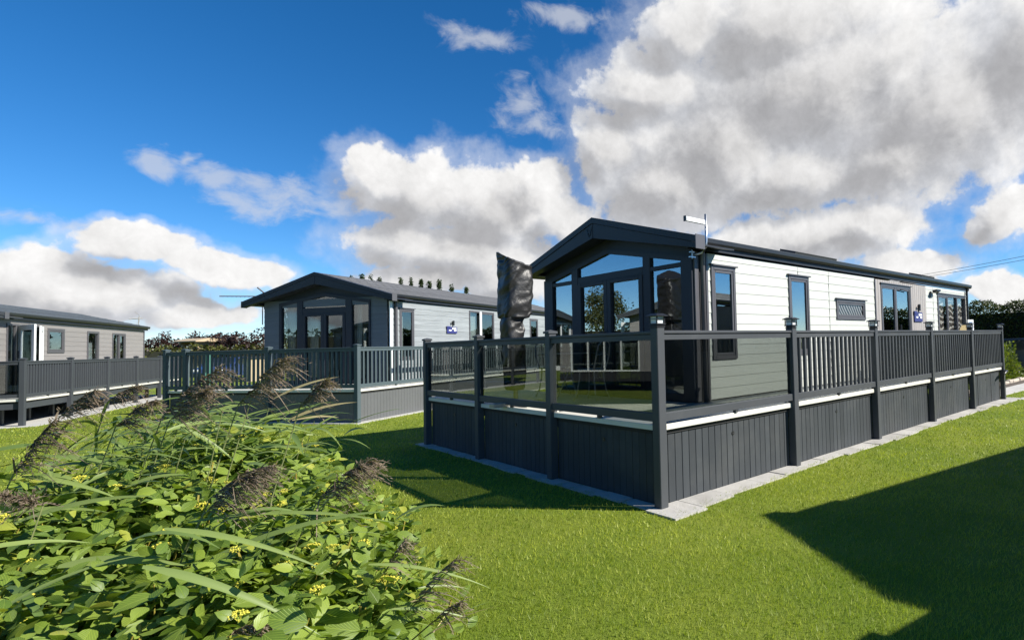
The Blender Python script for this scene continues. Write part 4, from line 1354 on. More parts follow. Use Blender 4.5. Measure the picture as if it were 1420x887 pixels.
def hedge(name, label, pts, wid, h, mt, n, leaf, rough=.25, spikes=0):
    r = thing(name, label, 'hedge', (pts[0][0], pts[0][1], 0))
    pts_ = np.array(pts, float)
    seg = np.linalg.norm(np.diff(pts_, axis=0), axis=1); cum = np.concatenate([[0], np.cumsum(seg)]) / seg.sum()
    t = rng.random(n)
    X = np.interp(t, cum, pts_[:, 0]); Y = np.interp(t, cum, pts_[:, 1])
    d = unit(np.diff(pts_, axis=0).mean(0)); nx, ny = -d[1], d[0]
    # shell points: faces and top of the box with a bumpy skin
    face = rng.random(n)
    bump = np.array([noise.noise(Vector((x * .9, y * .9, 3.3))) + .5 * noise.noise(Vector((x * 3.1, y * 3.1, 1.7))) for x, y in zip(X, Y)])
    top = h * (1 + rough * .5 * bump)
    Z = np.where(face < .60, rng.random(n) * top, top - .9 * rng.random(n) ** 1.3)
    side = np.where(face < .52, -1, np.where(face < .60, 1, rng.uniform(-1, 1, n)))
    bul = np.array([noise.noise(Vector((x * 1.3, z * 1.3, y * 1.3))) for x, y, z in zip(X, Y, Z)])
    q = side * wid * .5 * (1 + rough * bul) * (1 - .25 * np.maximum(0, Z / h - .75) / .25)
    q = q + rng.normal(0, .05, n)
    P = np.stack([X + nx * q - pts[0][0], Y + ny * q - pts[0][1], Z], 1)
    if spikes:
        k = rng.random(n) < spikes
        P[k, 2] = (top + rng.exponential(.16, n))[k]
    D = np.stack([nx * side, ny * side, rng.uniform(-.3, .9, n)], 1) + rng.normal(0, .55, (n, 3))
    leaf_cloud('foliage', P, D, leaf * rng.uniform(.6, 1.4, n), mt, r, tint=np.clip(rng.random(n) * .6 + .3 * bul + .2, 0, 1))
    b = MB()
    for i in range(len(pts) - 1):
        a_, c_ = Vector(pts[i]) - Vector(pts[0]), Vector(pts[i + 1]) - Vector(pts[0])
        dd = (c_ - a_).normalized(); nn = Vector((-dd.y, dd.x)) * wid * .36
        b.prism([tuple(a_ + nn), tuple(c_ + nn), tuple(c_ - nn), tuple(a_ - nn)], 2, 0, h * .86)
    b.build('branches', mat('hedge_inside', (.018, .02, .010), .9, .3, 5), r)
    return r


hedge('far_hedge', 'low olive hedge in the distance under the dark red trees', [(14, 47), (-16, 58)], 1.5, 2.3, leafmat('far_hedge_leaf', (.075, .085, .02), (.14, .14, .035), .2), 9000, .22)
hedge('tall_hedge', 'tall dark hedge at the right behind the white lodge', [(23.4, 18), (25.2, -8)], 1.9, 2.95, HEDGELEAF, 70000, .11, .3, 0)


def bushy(name, label, cx, cy, rx, ry, h, mt, n, leaf, group=None):
    r = thing(name, label, 'shrub', (cx, cy, 0), 0, group)
    d = unit(rng.normal(size=(n, 3))); d[:, 2] = np.abs(d[:, 2])
    q = rng.random(n) ** .3
    bul = np.array([noise.noise(Vector(tuple(v * 3 + cx))) for v in d])
    P = d * (q * (1 + .35 * bul))[:, None] * np.array([rx, ry, h])
    D = d + rng.normal(0, .5, (n, 3)) + np.array([0, 0, .3])
    leaf_cloud('foliage', P, D, leaf * rng.uniform(.6, 1.3, n), mt, r)
    b = MB()
    for k in range(9):
        a = k * .7
        b.tube([(0, 0, 0), (rx * .6 * math.cos(a), ry * .6 * math.sin(a), h * .75)], [.03, .01], 5)
    b.build('stems', TRUNK, r)
    return r


bushy('laurel_shrub', 'bright green laurel shrub behind the last decking post', 18.2, 1.85, 1.75, .62, 1.30, LAURELLEAF, 4200, .11)
# bed, kerb and path at the far end of the near decking
poly_sheet('slab_path', [(11.75, .3), (14.6, .2), (20, .36), (20, .74), (15.0, .82), (11.75, .82)], -.02, .012, SLAB)
poly_sheet('slab_path', [(11.72, -.36), (13.2, -.62), (13.4, -.45), (11.9, -.14)], -.02, .011, SLAB)
poly_sheet('bark_bed', [(11.75, .84), (15.0, .84), (20, .76), (20, 1.10), (11.75, 1.10)], -.02, .018, BARK)
ks = tag(MB().box(11.75, 1.18, -.02, 20.5, 1.22, .02).build('kerb', CONC), kind='structure')
x = 11.8
while x < 20:
    w_ = random.uniform(.28, .45)
    MB().bbox(x, 1.105 + random.uniform(-.015, .015), 0, x + w_ - .02, 1.23, .10 + random.uniform(-.02, .02), .02).build('kerb_stone', STONE, ks)
    x += w_

# conifer tips beyond the pale grey lodge
ct = [(9.77, 67.7, 9.9, 1.6), (14.44, 63, 9.4, .7), (15.26, 62.15, 9.75, .9), (15.92, 61.5, 9.6, .9), (16.58, 60.8, 9.4, .9), (18.23, 59.15, 8.9, .6), (19.0, 58.4, 8.8, .5), (19.77, 57.6, 8.6, .6), (20.4, 57.0, 8.7, .8), (21.15, 56.2, 8.45, .8), (22.1, 55.3, 8.2, .8), (23.3, 54.3, 7.9, .7)]
first = None
for k, (x, y, h, w_) in enumerate(ct):
    lb = 'broad green treetop left of the pale grey lodge ridge' if k == 0 else '%s conifer tip from the left above the pale grey roof' % ['first', 'second', 'third', 'fourth', 'fifth', 'sixth', 'seventh', 'eighth', 'ninth', 'tenth', 'last'][k - 1]
    tree('conifer', lb, 'tree', (x, y, 0), h + (random.uniform(.15, .6) if k else 0), w_ * (1.15 if k else 1), 1.0, CONIFER, 1500 if k == 0 else 1700, .28 if k == 0 else .17, 60 if k == 0 else 80, 'conifers beyond the pale grey lodge', 'round' if k == 0 else 'cone')

# willow behind the taupe lodge: out of frame, mirrored in the gable windows
tree('willow_tree', 'broad willow out of frame, mirrored in the gable glass', 'tree', (-23.5, 35.0, 0), 6.9, 2.3, 2.6, WILLOWLEAF, 6000, .2, 80)
hedge('side_hedge', 'olive hedge out of frame, mirrored in the gable glass', [(-12, 44), (-34, 14)], 1.6, 3.2, HEDGELEAF, 4000, .3)

# ------------------------------------------------------------------ far left: gazebo, car, tan shed, green post
gz = thing('gazebo', 'pale timber gazebo seen over the blue-grey balusters', 'gazebo', (1.24, 53.9, 0), R(30))
gzp = MB().bbox(-.09, -.09, 0, .09, .09, 2.45).mesh('post', TAN)
for sx in (-.72, 0, .72):
    for sy in (-.8, .8):
        link('post', gzp, gz, T((sx, sy, 0)))
MB().bbox(-1.25, -1.3, 2.69, 1.25, 1.3, 2.76).prism([(-1.2, 2.761), (1.2, 2.761), (.3, 2.98), (-.3, 2.98)], 1, -1.25, 1.25).build('roof', TAN, gz)
for sy in (-.8, .8):
    MB().bbox(-.95, sy - .06, 2.46, .95, sy + .06, 2.689).build('beam', TAN, gz)
    MB().bbox(-.72, sy - .04, 1.85, .72, sy + .04, 1.98).build('rail', TAN, gz)
lat = MB()
for k in range(7):
    lat.bbox(-.68 + k * .05, -.83, .15 + k * .0, -.66 + k * .05, -.81, 1.6)
for k in range(6):
    lat.bbox(-.70, -.812, .25 + k * .25, -.34, -.80, .28 + k * .25)
lat.build('trellis', WHITE, gz)

gp = thing('green_post', 'dark green post in front of the blue car', 'post', (-.95, 24.8, 0))
MB().tube([(0, 0, 0), (0, 0, 1.62)], .11, 12).tube([(0, 0, 1.62), (0, 0, 1.68)], [.12, .06], 12).build('shaft', GREENPAINT, gp)
MB().bbox(-.16, -.1, .5, .16, .1, .9).build('box', GREENPAINT, gp)


def car(name, label, loc, rz, paint, group):
    r = thing(name, label, 'car', loc, rz, group)
    prof = [(-2.05, .30), (2.0, .30), (2.12, .55), (2.05, .78), (1.15, .95), (.45, 1.42), (-.95, 1.45), (-1.75, 1.02), (-2.08, .92)]
    vs, fs = [], []
    ys = [(-.86, .90), (-.82, 1.0), (.82, 1.0), (.86, .90)]
    n = len(prof)
    for y, sc in ys:
        for x, z in prof:
            yy = y * (1 - max(0, (z - .9)) * .36)
            vs.append((x * (sc if z < .95 else 1), yy, z))
    for j in range(3):
        for i in range(n):
            i2 = (i + 1) % n
            fs.append((j * n + i, j * n + i2, (j + 1) * n + i2, (j + 1) * n + i))
    fs.append(tuple(range(n))); fs.append(tuple(range(3 * n, 4 * n))[::-1])
    MB().add(vs, fs).build('body', paint, r)
    G = mat('car_glass', (.02, .025, .03), .05, .02)
    for s in (-1, 1):
        y = s * .80
        MB().prism([(.98, .98), (.42, 1.36), (-.2, 1.38), (-.2, .98)], 1, y - .035 + .01 * s, y + .035).prism([(-.28, .98), (-.28, 1.38), (-.92, 1.38), (-1.5, 1.0)], 1, y - .035 + .01 * s, y + .035).build('side_window', G, r)
        MB().bbox(.85, s * .93 - .08, .92, 1.0, s * .93 + .08, 1.06, .02).build('mirror', paint, r)
    MB().add([(1.17, -.66, .97), (1.17, .66, .97), (.50, .58, 1.415), (.50, -.58, 1.415)], [(0, 1, 2, 3)]).add([(1.20, -.66, .955), (1.20, .66, .955), (.46, .58, 1.44), (.46, -.58, 1.44)], [(0, 1, 2, 3)]).build('windscreen', G, r)
    for x in (-1.3, 1.32):
        for s in (-1, 1):
            w = MB().tube([(x, s * .70, .32), (x, s * .88, .32)], .32, 18).build('wheel', TYRE, r)
            MB().tube([(x, s * .87, .32), (x, s * .895, .32)], .20, 12).build('rim', METAL, w)
    for s in (-1, 1):
        MB().bbox(1.93, s * .62 - .16, .64, 2.115, s * .62 + .16, .76, .02).build('headlight', WHITE, r)
    MB().box(2.09, -.26, .42, 2.125, .26, .52).build('number_plate', WHITE, r)
    return r


car('parked_car', 'dark blue car parked beyond the blue-grey balusters', (1.55, 41.0, 0), R(-125), CARBLUE, 'parked cars')
car('parked_car', 'grey car parked behind the dark blue car', (3.3, 43.0, 0), R(-120), CARGREY, 'parked cars')
car('parked_car', 'dark car half hidden by the laurel shrub', (21.3, 2.3, 0), R(100), CARGREY, 'parked cars')
sh = thing('timber_shed', 'low tan timber shed behind the blue-grey balusters', 'shed', (2.8, 37.4, 0), R(5))
for k in range(9):
    MB().bbox(-.9 + k * .2, -.6, 0, -.705 + k * .2, -.57, 1.35).build('wall_board', TAN, sh)
MB().bbox(-.89, -.565, 0, .89, .6, 1.34).build('side_walls', TAN, sh)
MB().prism([(-.70, 1.36), (.7, 1.36), (.7, 1.42), (-.70, 1.46)], 0, -1.0, 1.0).build('roof', DARK, sh)

# overhead cables
for k, (p, q, lb) in enumerate((((42.9, .03, 7.95), (66.6, 31.6, 8.91), 'upper of the two thin cables crossing the sky at right'), ((42.9, .03, 7.62), (66.6, 31.6, 8.70), 'lower of the two thin cables crossing the sky at right'))):
    P0, P1 = Vector(p), Vector(q)
    b = MB().tube([P0.lerp(P1, t) + Vector((0, 0, -1.2 * t * (1 - t))) for t in np.linspace(0, 1, 18)], .019, 5)
    tag(b.build('overhead_cable', BLACK), lb, 'cable', 'overhead cables')

# ------------------------------------------------------------------ dogwood thicket in the foreground
FOOT = [(-5.3, -2.0), (-4.3, -2.2), (-3.3, -2.15), (-2.85, -1.75), (-2.50, -.75), (-2.33, .35), (-2.36, 1.35), (-2.75, 1.95), (-3.6, 2.1), (-4.35, 1.2), (-5.3, .1)]


def inside(x, y, poly=FOOT):
    c = False
    j = len(poly) - 1
    for i in range(len(poly)):
        xi, yi = poly[i]; xj, yj = poly[j]
        if (yi > y) != (yj > y) and x < (xj - xi) * (y - yi) / (yj - yi) + xi:
            c = not c
        j = i
    return c


def edge_dist(x, y):
    best = 9
    for i in range(len(FOOT)):
        a_, b_ = Vector(FOOT[i]), Vector(FOOT[(i + 1) % len(FOOT)])
        ab = b_ - a_
        t = max(0, min(1, (Vector((x, y)) - a_).dot(ab) / ab.dot(ab)))
        best = min(best, (Vector((x, y)) - a_ - ab * t).length)
    return best


def cam_px(P):
    d = np.asarray(P) - np.array(CAM_LOC)
    z = d @ np.array(fw)
    return np.stack([CAM_PX + CAM_F * (d @ np.array(rt2)) / z, CAM_PY - CAM_F * (d @ np.array(up2)) / z, z], -1)


def thicket():
    root = thing('dogwood_shrub', 'leafy dogwood with yellow stems and flower heads, foreground left', 'shrub', (-3.6, 0, 0))
    o = np.array([-3.6, 0, 0])
    P, D, L = [], [], []
    stems = MB()
    tips = []
    N_SH = 0
    while N_SH < 1650:
        x, y = random.uniform(-5.3, -2.3), random.uniform(-2.2, 2.1)
        if not inside(x, y):
            continue
        if y < -1.2 and random.random() < .25:
            continue
        N_SH += 1
        e = edge_dist(x, y)
        base = .715 + .085 * (y + 1.5) + .06 * max(0.0, min(1.0, y + .2)) + .09 * noise.noise(Vector((x * 1.6, y * 1.6, .3)))
        h = base * (.45 + .55 * min(1, e / .45)) * random.uniform(.80, 1.05)
        h = max(.22, h)
        lx, ly = random.gauss(.06, .07) + (.10 if e < .4 else 0), random.gauss(-.02, .07)
        pts = [Vector((x - lx * .5, y - ly * .5, 0)), Vector((x, y, h * .5)), Vector((x + lx, y + ly, h))]
        low = h * .25
        z = h
        k = 0
        ang = random.uniform(0, 3.14)
        if random.random() < .30:
            stems.tube([p - Vector(o) for p in pts[:2]] + [pts[1].lerp(pts[2], .75) - Vector(o)], [.0042, .0034, .0022], 4, False)
        while z > low:
            t = z / h
            c = pts[1].lerp(pts[2], (t - .5) * 2) if t > .5 else pts[0].lerp(pts[1], t * 2)
            sz = (.064 + .070 * min(1, k / 1.5)) * random.uniform(.75, 1.2)
            for s in (0, math.pi):
                a = ang + s + random.gauss(0, .25)
                pit = (.40, -.12, -.45)[min(k, 2)] + random.gauss(0, .34)
                d = Vector((math.cos(a) * math.cos(pit), math.sin(a) * math.cos(pit), math.sin(pit)))
                P.append(tuple(c + d * .014)); D.append(tuple(d)); L.append(sz)
            ang += math.pi / 2 + random.gauss(0, .2)
            z -= random.uniform(.055, .10)
            k += 1
        if random.random() < .095:
            tips.append(tuple(pts[2] + Vector((0, 0, .015))))
        if random.random() < .05:
            q = pts[1].lerp(pts[2], random.uniform(.5, .95))
            tips.append(None)
            stems.tube([q - Vector(o), q - Vector(o) + Vector((random.gauss(0, .012), random.gauss(0, .012), .06))], .0055, 5, False)
    P, D, L = np.array(P), np.array(D), np.array(L)
    tint = np.clip(rng.normal(.46, .30, len(P)) + .25 * (P[:, 2] - .6), 0, 1)
    Ex, Ey, Ez = leaf_frames(P, D, L, 1.08, .52)
    # the 300 leaves that show largest become parts
    px = cam_px(P + D * (L * .5)[:, None])
    upn = unit(Ez)
    vw = unit(np.array(CAM_LOC) - P)
    size = L / px[:, 2] * (.25 + np.abs((upn * vw).sum(1)))
    e_top = np.array([p[2] for p in P])
    vis = (px[:, 0] > 0) & (px[:, 0] < 1420) & (px[:, 1] < 887) & (px[:, 2] > .6)
    score = size * vis * (e_top > .5)
    top = np.argsort(-score)[:295]
    keep = np.ones(len(P), bool); keep[top] = False
    me_v = []
    for q in range(8):
        me_v.append(raw_mesh('leaf', LEAFV, LEAFF, 3, LEAF, np.full(len(LEAFV), .1 + q * .11), LEAFUV))
        me_v[-1].polygons.foreach_set('use_smooth', [True] * len(me_v[-1].polygons))
    for i in top:
        M = Matrix([[Ex[i][r], Ey[i][r], Ez[i][r], P[i][r] - o[r]] for r in range(3)] + [[0, 0, 0, 1]])
        link('leaf', me_v[min(7, int(tint[i] * 8))], root, M)
    V, F, tt, uv = scatter(LEAFV, LEAFF, 3, P[keep] - o, Ex[keep], Ey[keep], Ez[keep], tint[keep], LEAFUV)
    me = raw_mesh('foliage', V, F, 3, LEAF, tt, uv)
    me.polygons.foreach_set('use_smooth', [True] * len(me.polygons))
    tag(link('foliage', me, root), kind='stuff')
    tag(stems.build('stems', YSTEM, root), kind='stuff')
    # flat yellow flower heads
    octv = [(1, 0, 0), (0, 1, 0), (-1, 0, 0), (0, -1, 0), (0, 0, 1), (0, 0, -1)]
    octf = [(0, 1, 4), (1, 2, 4), (2, 3, 4), (3, 0, 4), (1, 0, 5), (2, 1, 5), (3, 2, 5), (0, 3, 5)]
    fm = []
    for q in range(3):
        b = MB()
        for k in range(34):
            r_ = .027 * math.sqrt(random.random()); a = random.uniform(0, 6.28)
            z = .012 - r_ * r_ * 14 + random.uniform(-.003, .003)
            s = random.uniform(.0032, .0052)
            b.add([(r_ * math.cos(a) + v[0] * s, r_ * math.sin(a) + v[1] * s, z + v[2] * s) for v in octv], octf)
        for k in range(6):
            a = k * 1.05
            b.tube([(0, 0, -.02), (.016 * math.cos(a), .016 * math.sin(a), .006)], .0012, 3, False)
        fm.append(b.mesh('flower_head', YFLOWER))
    for p in tips:
        if p:
            s = random.uniform(.65, 1.15)
            link('flower_head', random.choice(fm), root, T(Vector(p) - Vector(o)) @ Matrix.Rotation(random.uniform(-.4, .4), 4, 'X') @ Matrix.Diagonal((s, s, s, 1)))


thicket()


# ------------------------------------------------------------------ reeds growing through the dogwood
def blade_mesh(p, q, w, sag=.12, n=9, twist=.4, roll=0.0):
    """a long tapering leaf from p to q, folded along its midrib"""
    p, q = Vector(p), Vector(q)
    L = (q - p).length
    vs, fs = [], []
    d = (q - p).normalized()
    side = d.cross(Vector((0, 0, 1)))
    if side.length < .1:
        side = Vector((1, 0, 0))
    side.normalize()
    for i in range(n + 1):
        t = i / n
        c = p.lerp(q, t) + Vector((0, 0, sag * L * 4 * t * (1 - t) * .5 - sag * L * .3 * t * t))
        ww = w * .5 * (min(1, .35 + t * 3) * (1 - t ** 2.2) + .02)
        a = twist * (t - .3) + roll
        s = side * math.cos(a) + Vector((0, 0, 1)) * math.sin(a)
        nr = d.cross(s).normalized()
        vs += [c - s * ww + nr * ww * -.28, c, c + s * ww + nr * ww * -.28]
        if i:
            k = i * 3
            fs += [(k - 3, k - 2, k + 1, k), (k - 2, k - 1, k + 2, k + 1)]
    return vs, fs


def tinted(b, name, mt, parent, tval=None, smooth=True):
    me = b.mesh(name, mt, smooth)
    a = me.attributes.new('tint', 'FLOAT', 'POINT')
    a.data.foreach_set('value', np.full(len(me.vertices), random.random() if tval is None else tval, np.float32))
    return link(name, me, parent)


def plume_part(root, p, q, n_f, mt, spread=.06, o=Vector((0, 0, 0))):
    """feathery seed head: drooping filaments along an axis"""
    p, q = Vector(p), Vector(q)
    ax = q - p
    L = ax.length
    V, F, tints = [], [], []
    wind = Vector((.55, -.62, 0)).normalized()
    for k in range(n_f):
        t = random.random() ** .85
        c = p.lerp(q, t) + Vector((0, 0, .10 * L * math.sin(t * 2.6)))
        ln = L * random.uniform(.2, .62) * (1.1 - .6 * t)
        d = (ax.normalized() * .75 + Vector((random.gauss(0, .38), random.gauss(0, .38), random.gauss(.0, .34))) + wind * .55).normalized()
        s = d.cross(Vector((random.gauss(0, 1), random.gauss(0, 1), random.gauss(0, 1)))).normalized()
        w = random.uniform(.0012, .0034)
        m_ = 4
        b0 = len(V)
        tn = random.random()
        for i in range(m_ + 1):
            u = i / m_
            c2_ = c + d * ln * u + Vector((0, 0, -.55 * ln * u * u)) + wind * .12 * ln * u * u
            ww = w * (1.25 - u) + .0004
            V += [c2_ - s * ww - o, c2_ + s * ww - o]
            tints += [tn * .75 + .25 * u] * 2
            if i:
                j = b0 + i * 2
                F += [j - 2, j - 1, j + 1, j]
        for u in (.35, .6, .85, 1.0):       # spikelets
            c2_ = c + d * ln * u + Vector((0, 0, -.55 * ln * u * u)) + wind * .12 * ln * u * u
            e = (d + Vector((random.gauss(0, .5), random.gauss(0, .5), random.gauss(-.3, .4)))).normalized()
            s2_ = e.cross(Vector((random.gauss(0, 1), random.gauss(0, 1), random.gauss(0, 1)))).normalized() * .0022
            j = len(V)
            V += [c2_ - o, c2_ + e * .009 + s2_ - o, c2_ + e * .020 - o, c2_ + e * .009 - s2_ - o]
            tints += [tn * .6 + .3 * random.random()] * 4
            F += [j, j + 1, j + 2, j + 3]
    return link('plume', raw_mesh('plume', np.array([tuple(v) for v in V]), F, 4, mt, tints), root)


PLUMES = [((-3.414, 0.321, 1.234), (-3.209, 0.03, 1.458), 0, 'reed with the tallest brown plume, left of the green post'),
          ((-3.394, 0.159, 1.221), (-3.268, -0.048, 1.363), 0, 'reed with a bushy brown plume just below the tallest one'),
          ((-3.126, 0.027, 1.282), (-2.963, -0.222, 1.511), 0, 'reed with brown plume across the glazed front of the pale lodge'),
          ((-3.019, 0.343, 1.313), (-2.925, 0.169, 1.465), 0, 'reed with short plume behind the one before the pale lodge'),
          ((-2.916, -0.328, 1.268), (-2.832, -0.491, 1.403), 0, 'reed with drooping plume against the dark skirt of the far decking'),
          ((-3.821, 1.019, 1.224), (-3.672, 0.789, 1.359), 0, 'reed with plume against the open underside of the left decking'),
          ((-3.625, 1.387, 1.278), (-3.495, 1.18, 1.351), 0, 'reed with plume below the last posts of the left decking'),
          ((-3.918, 0.129, 1.041), (-3.779, -0.095, 1.27), 0, 'reed with dark plume at the left edge of the dogwood'),
          ((-3.333, -0.741, 0.9), (-3.198, -0.958, 1.055), 0, 'reed with low plume in the middle of the dogwood'),
          ((-3.289, -0.501, 0.914), (-3.117, -0.754, 1.041), 0, 'reed with low arched plume just behind the middle one'),
          ((-2.954, -0.838, 0.876), (-2.83, -1.045, 1.037), 0, 'reed with plume drooping over the right edge of the dogwood'),
          ((-2.833, -0.531, 0.822), (-2.692, -0.754, 1.001), 0, 'reed with plume pointing onto the shaded lawn'),
          ((-3.332, -1.294, 0.581), (-3.248, -1.454, 0.647), 1, 'reed with pale plume at the bottom edge among dogwood leaves'),
          ((-2.708, -1.206, 0.411), (-2.573, -1.426, 0.644), 1, 'straw-coloured reed leaning over the sunlit lawn'),
          ((-2.736, -1.042, 0.552), (-2.688, -1.171, 0.707), 1, 'thin straw plume just above the leaning straw reed'),
          ((-2.62, -1.293, 0.377), (-2.559, -1.431, 0.472), 1, 'small straw plume low over the lawn, lowest right'),
          ((-3.593, 0.362, 1.195), (-3.458, 0.148, 1.315), 0, 'reed with plume left of the tallest one'),
          ((-3.803, -0.267, 0.953), (-3.923, -0.22, 1.0), 0, 'reed with plume blown towards the left edge')]
for p, q, pale, lb in PLUMES:
    p, q = Vector(p), Vector(q)
    ax = (q - p)
    base = Vector((p.x - .16 - .3 * ax.x, p.y + .10 - .3 * ax.y, 0))
    r = thing('reed', lb, 'reed', base, 0, 'plumed reeds among the dogwood')
    mid = base.lerp(p, .6) + Vector((-.03, .02, .05))
    MB().tube([Vector((0, 0, 0)), mid - base, p - base, p.lerp(q, .9) - base], [.0045, .0038, .003, .0012], 5).build('stem', DRYREED if pale else STALK, r)
    plume_part(r, p, q, 48 if pale else 105, PALEPLUME if pale else PLUME, o=base)
    for k in range(2 if pale else 3):
        t = random.uniform(.45, .9)
        c = base.lerp(p, t)
        a = random.gauss(-.6, .8)
        ln = random.uniform(.22, .45)
        tip = c + Vector((math.cos(a) * ln, math.sin(a) * ln, random.uniform(.0, .22)))
        b = MB(); vs, fs = blade_mesh(c - base, tip - base, random.uniform(.012, .022), random.uniform(.1, .4), 8, random.uniform(-.8, .8)); b.add(vs, fs)
        tinted(b, 'leaf', DRYREED if pale and k else REEDLEAF, r)

BLADES = [((-3.4, -1.171, 0.883), (-3.106, -1.316, 0.705), 0.034, 0), ((-3.46, -1.319, 0.796), (-3.172, -1.456, 0.566), 0.042, 0), ((-3.738, -0.751, 0.777), (-3.395, -0.956, 0.772), 0.036, 0),
          ((-3.271, -0.8, 0.823), (-2.825, -1.105, 0.747), 0.03, 0), ((-3.24, -0.897, 0.717), (-2.848, -1.155, 0.782), 0.03, 0), ((-3.899, -0.021, 0.821), (-3.466, -0.324, 0.946), 0.026, 0),
          ((-3.857, 0.639, 1.023), (-3.481, 0.404, 0.932), 0.028, 0), ((-3.297, -0.776, 0.875), (-3.185, -0.75, 0.935), 0.03, 0), ((-3.89, 0.103, 1.001), (-3.567, -0.076, 0.899), 0.024, 0),
          ((-2.948, 0.132, 1.267), (-2.657, -0.029, 1.42), 0.02, 1), ((-2.911, -0.043, 1.153), (-2.611, -0.21, 1.276), 0.022, 1), ((-2.896, -0.057, 1.152), (-2.683, -0.132, 1.187), 0.018, 1),
          ((-3.07, -0.022, 1.132), (-2.798, -0.163, 1.27), 0.02, 0), ((-3.043, -0.052, 1.17), (-2.869, -0.089, 1.232), 0.02, 0), ((-3.354, 0.121, 1.156), (-3.124, 0.04, 0.977), 0.026, 0),
          ((-2.753, -1.168, 0.576), (-2.465, -1.31, 0.428), 0.02, 0), ((-2.726, -1.258, 0.411), (-2.509, -1.33, 0.292), 0.02, 0), ((-3.169, -1.19, 0.86), (-3.226, -0.972, 0.529), 0.02, 0), ((-2.603, -1.171, 0.439), (-2.448, -1.181, 0.357), 0.016, 0)]
rc = thing('reed_clump', 'clump of long wind-blown reed leaves over the dogwood', 'reeds', (-3.3, .3, 0))
ro = Vector((-3.3, .3, 0))
for p, q, w_, dry in BLADES:
    if q[0] > -3.35 and q[1] < -.6:
        p, q = Vector(p), Vector(q)
        p, q = p - (q - p) * .25, q + (q - p) * .3
        w_ *= random.uniform(.6, .85)
    b = MB(); vs, fs = blade_mesh(Vector(p) - ro + Vector((0, 0, .03)), Vector(q) - ro + Vector((0, 0, .09 if q[0] > -3.35 and q[1] < -.6 else 0)), w_ * 1.05, .10, 12, random.uniform(-.3, .3), -.85 if q[0] > p[0] else .85); b.add(vs, fs)
    tinted(b, 'leaf', DRYREED if dry else REEDLEAF, rc, random.uniform(.45, 1))
for k in range(250):
    t = random.random()
    if k < 236:
        x, y = random.gauss(-3.25, .34), random.gauss(1.05, .42)
        z = random.uniform(.90, 1.18) - abs(x + 3.3) * .12
    else:
        x, y = random.uniform(-4.2, -2.7), random.uniform(-1.3, .8)
        z = random.uniform(.70, .92)
    if not inside(x, y):
        continue
    a = random.gauss(-.75, .55)
    ln = random.uniform(.2, .42)
    tip = Vector((x + math.cos(a) * ln, y + math.sin(a) * ln, z + random.gauss(.04, .08)))
    b = MB(); vs, fs = blade_mesh(Vector((x, y, z)) - ro, tip - ro, random.uniform(.016, .034), random.uniform(.05, .35), 7, random.uniform(-.9, .9), random.uniform(-.9, .2)); b.add(vs, fs)
    tinted(b, 'leaf', REEDLEAF, rc)
sb = MB()
for k in range(16):
    x, y = random.gauss(-3.35, .4), random.gauss(1.0, .4)
    if inside(x, y):
        sb.tube([(x - ro.x, y - ro.y, 0), (x + .06 - ro.x, y - .03 - ro.y, .6), (x + .16 - ro.x, y - .12 - ro.y, random.uniform(.95, 1.25))], [.004, .0035, .002], 4, False)
tag(sb.build('stems', STALK, rc), kind='stuff')


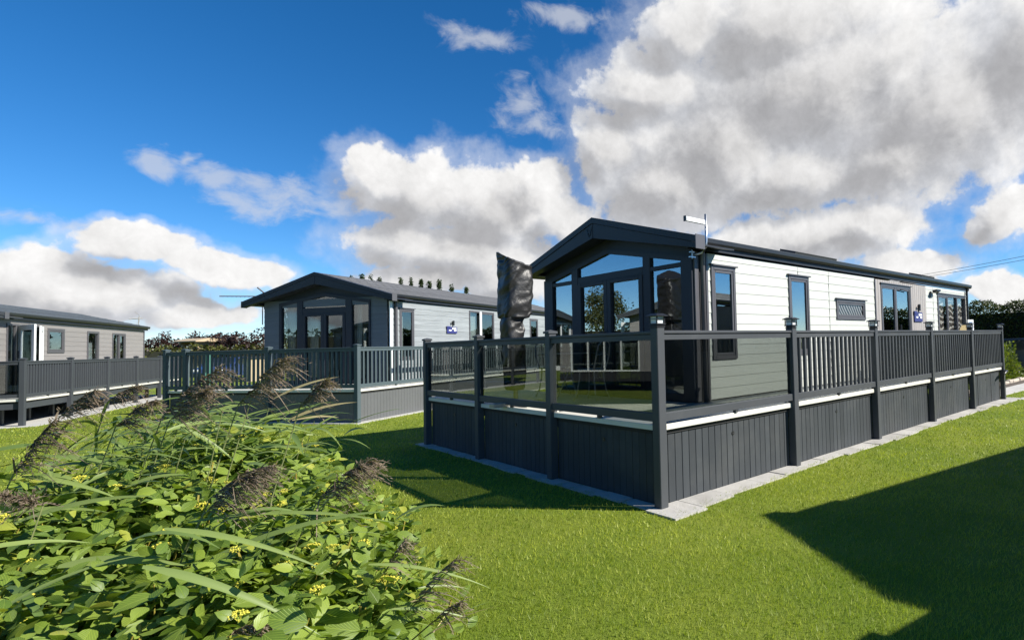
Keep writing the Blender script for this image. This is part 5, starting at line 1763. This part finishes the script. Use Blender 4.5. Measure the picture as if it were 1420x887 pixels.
# ------------------------------------------------------------------ grass blades
def grass():
    zones = [(1.2, 4.2, 6000, .0044, .027), (4.2, 7.0, 2700, .0064, .027), (7.0, 11.0, 1000, .010, .028), (11.0, 19.0, 280, .018, .03), (19.0, 30.0, 70, .03, .04)]
    Vs, Fs, Ts = [], [], []
    nb = 0
    c = np.array([CAM_LOC.x, CAM_LOC.y])
    a0, a1 = CAM_YAW - R(34), CAM_YAW + R(53)
    for r0, r1, dens, w, h in zones:
        area = .5 * (a1 - a0) * (r1 ** 2 - r0 ** 2)
        n = int(area * dens)
        rr = np.sqrt(rng.uniform(r0 ** 2, r1 ** 2, n)); aa = rng.uniform(a0, a1, n)
        XX = c[0] + rr * np.cos(aa); YY = c[1] + rr * np.sin(aa)
        X, Y = XX + .04 * np.sin(YY * 23 + XX * 7), YY - .035 - .03 * np.sin(XX * 9 + 2 * np.sin(XX * 3.1)) - .02 * np.sin(XX * 31)
        ok = ~((X > -.06) & (X < 12) & (Y > -.12 - .03 * np.sin(X * 1.7) - .10 * (X < .3) - .08 * (X > 9.8)) & (Y < 6.2))
        u2 = (X - D2[0]) * c2 + (Y - D2[1]) * s2; v2 = -(X - D2[0]) * s2 + (Y - D2[1]) * c2
        ok &= ~((u2 > -.12) & (v2 > -.08) & (v2 < 6) & (u2 < 14))
        u3 = (X - D3[0]) * c3 + (Y - D3[1]) * s3; v3 = -(X - D3[0]) * s3 + (Y - D3[1]) * c3
        ok &= ~((u3 > -.25) & (v3 > -.30) & (v3 < 6) & (u3 < 13))
        ok &= ~((X > 11.7) & (Y > .2) & (Y < 3))
        ok &= ~((X > -5.2) & (X < -2.7) & (Y > -1.6) & (Y < 1.2))
        X, Y = XX[ok], YY[ok]; n = len(X)
        hh = h * rng.uniform(.5, 1.35, n)
        th = rng.uniform(0, 6.283, n)
        ww = w * rng.uniform(.6, 1.2, n)
        lean = rng.normal(0, .45, (n, 2)) * hh[:, None] + np.array([.2, -.1]) * hh[:, None]
        A = np.stack([X - ww * np.cos(th) / 2, Y - ww * np.sin(th) / 2, np.zeros(n)], 1)
        B = np.stack([X + ww * np.cos(th) / 2, Y + ww * np.sin(th) / 2, np.zeros(n)], 1)
        Tp = np.stack([X + lean[:, 0], Y + lean[:, 1], hh], 1)
        Vs.append(np.stack([A, B, Tp], 1).reshape(-1, 3))
        big = np.array([0.0])
        patch = .5 + .5 * np.sin(X * 1.3 + np.sin(Y * 1.1) * 1.6) * np.sin(Y * 1.7 + X * .5)
        worn = np.array([noise.noise(Vector((a_ * .8, b_ * .8, 9.1))) + .6 * noise.noise(Vector((a_ * 3.3, b_ * 3.3, 2.2))) for a_, b_ in zip(X[::6], Y[::6])]).repeat(6)[:n] if n % 6 == 0 else np.array([noise.noise(Vector((a_ * .8, b_ * .8, 9.1))) + .6 * noise.noise(Vector((a_ * 3.3, b_ * 3.3, 2.2))) for a_, b_ in zip(X, Y)])
        t = np.clip(rng.normal(.42, .26, n) + .14 * (patch - .5) + .62 * worn + .07 * np.sin((X * .79 + Y * .61) * 5.8), -.1, 1.15)
        t = np.where(rng.random(n) < .03, 1.25, t)
        Ts.append(np.repeat(t, 3))
        nb += n
    V = np.concatenate(Vs)
    me = raw_mesh('grass_blades', V, np.arange(len(V)), 3, GRASS, np.concatenate(Ts))
    tag(link('grass_blades', me), kind='stuff')


grass()
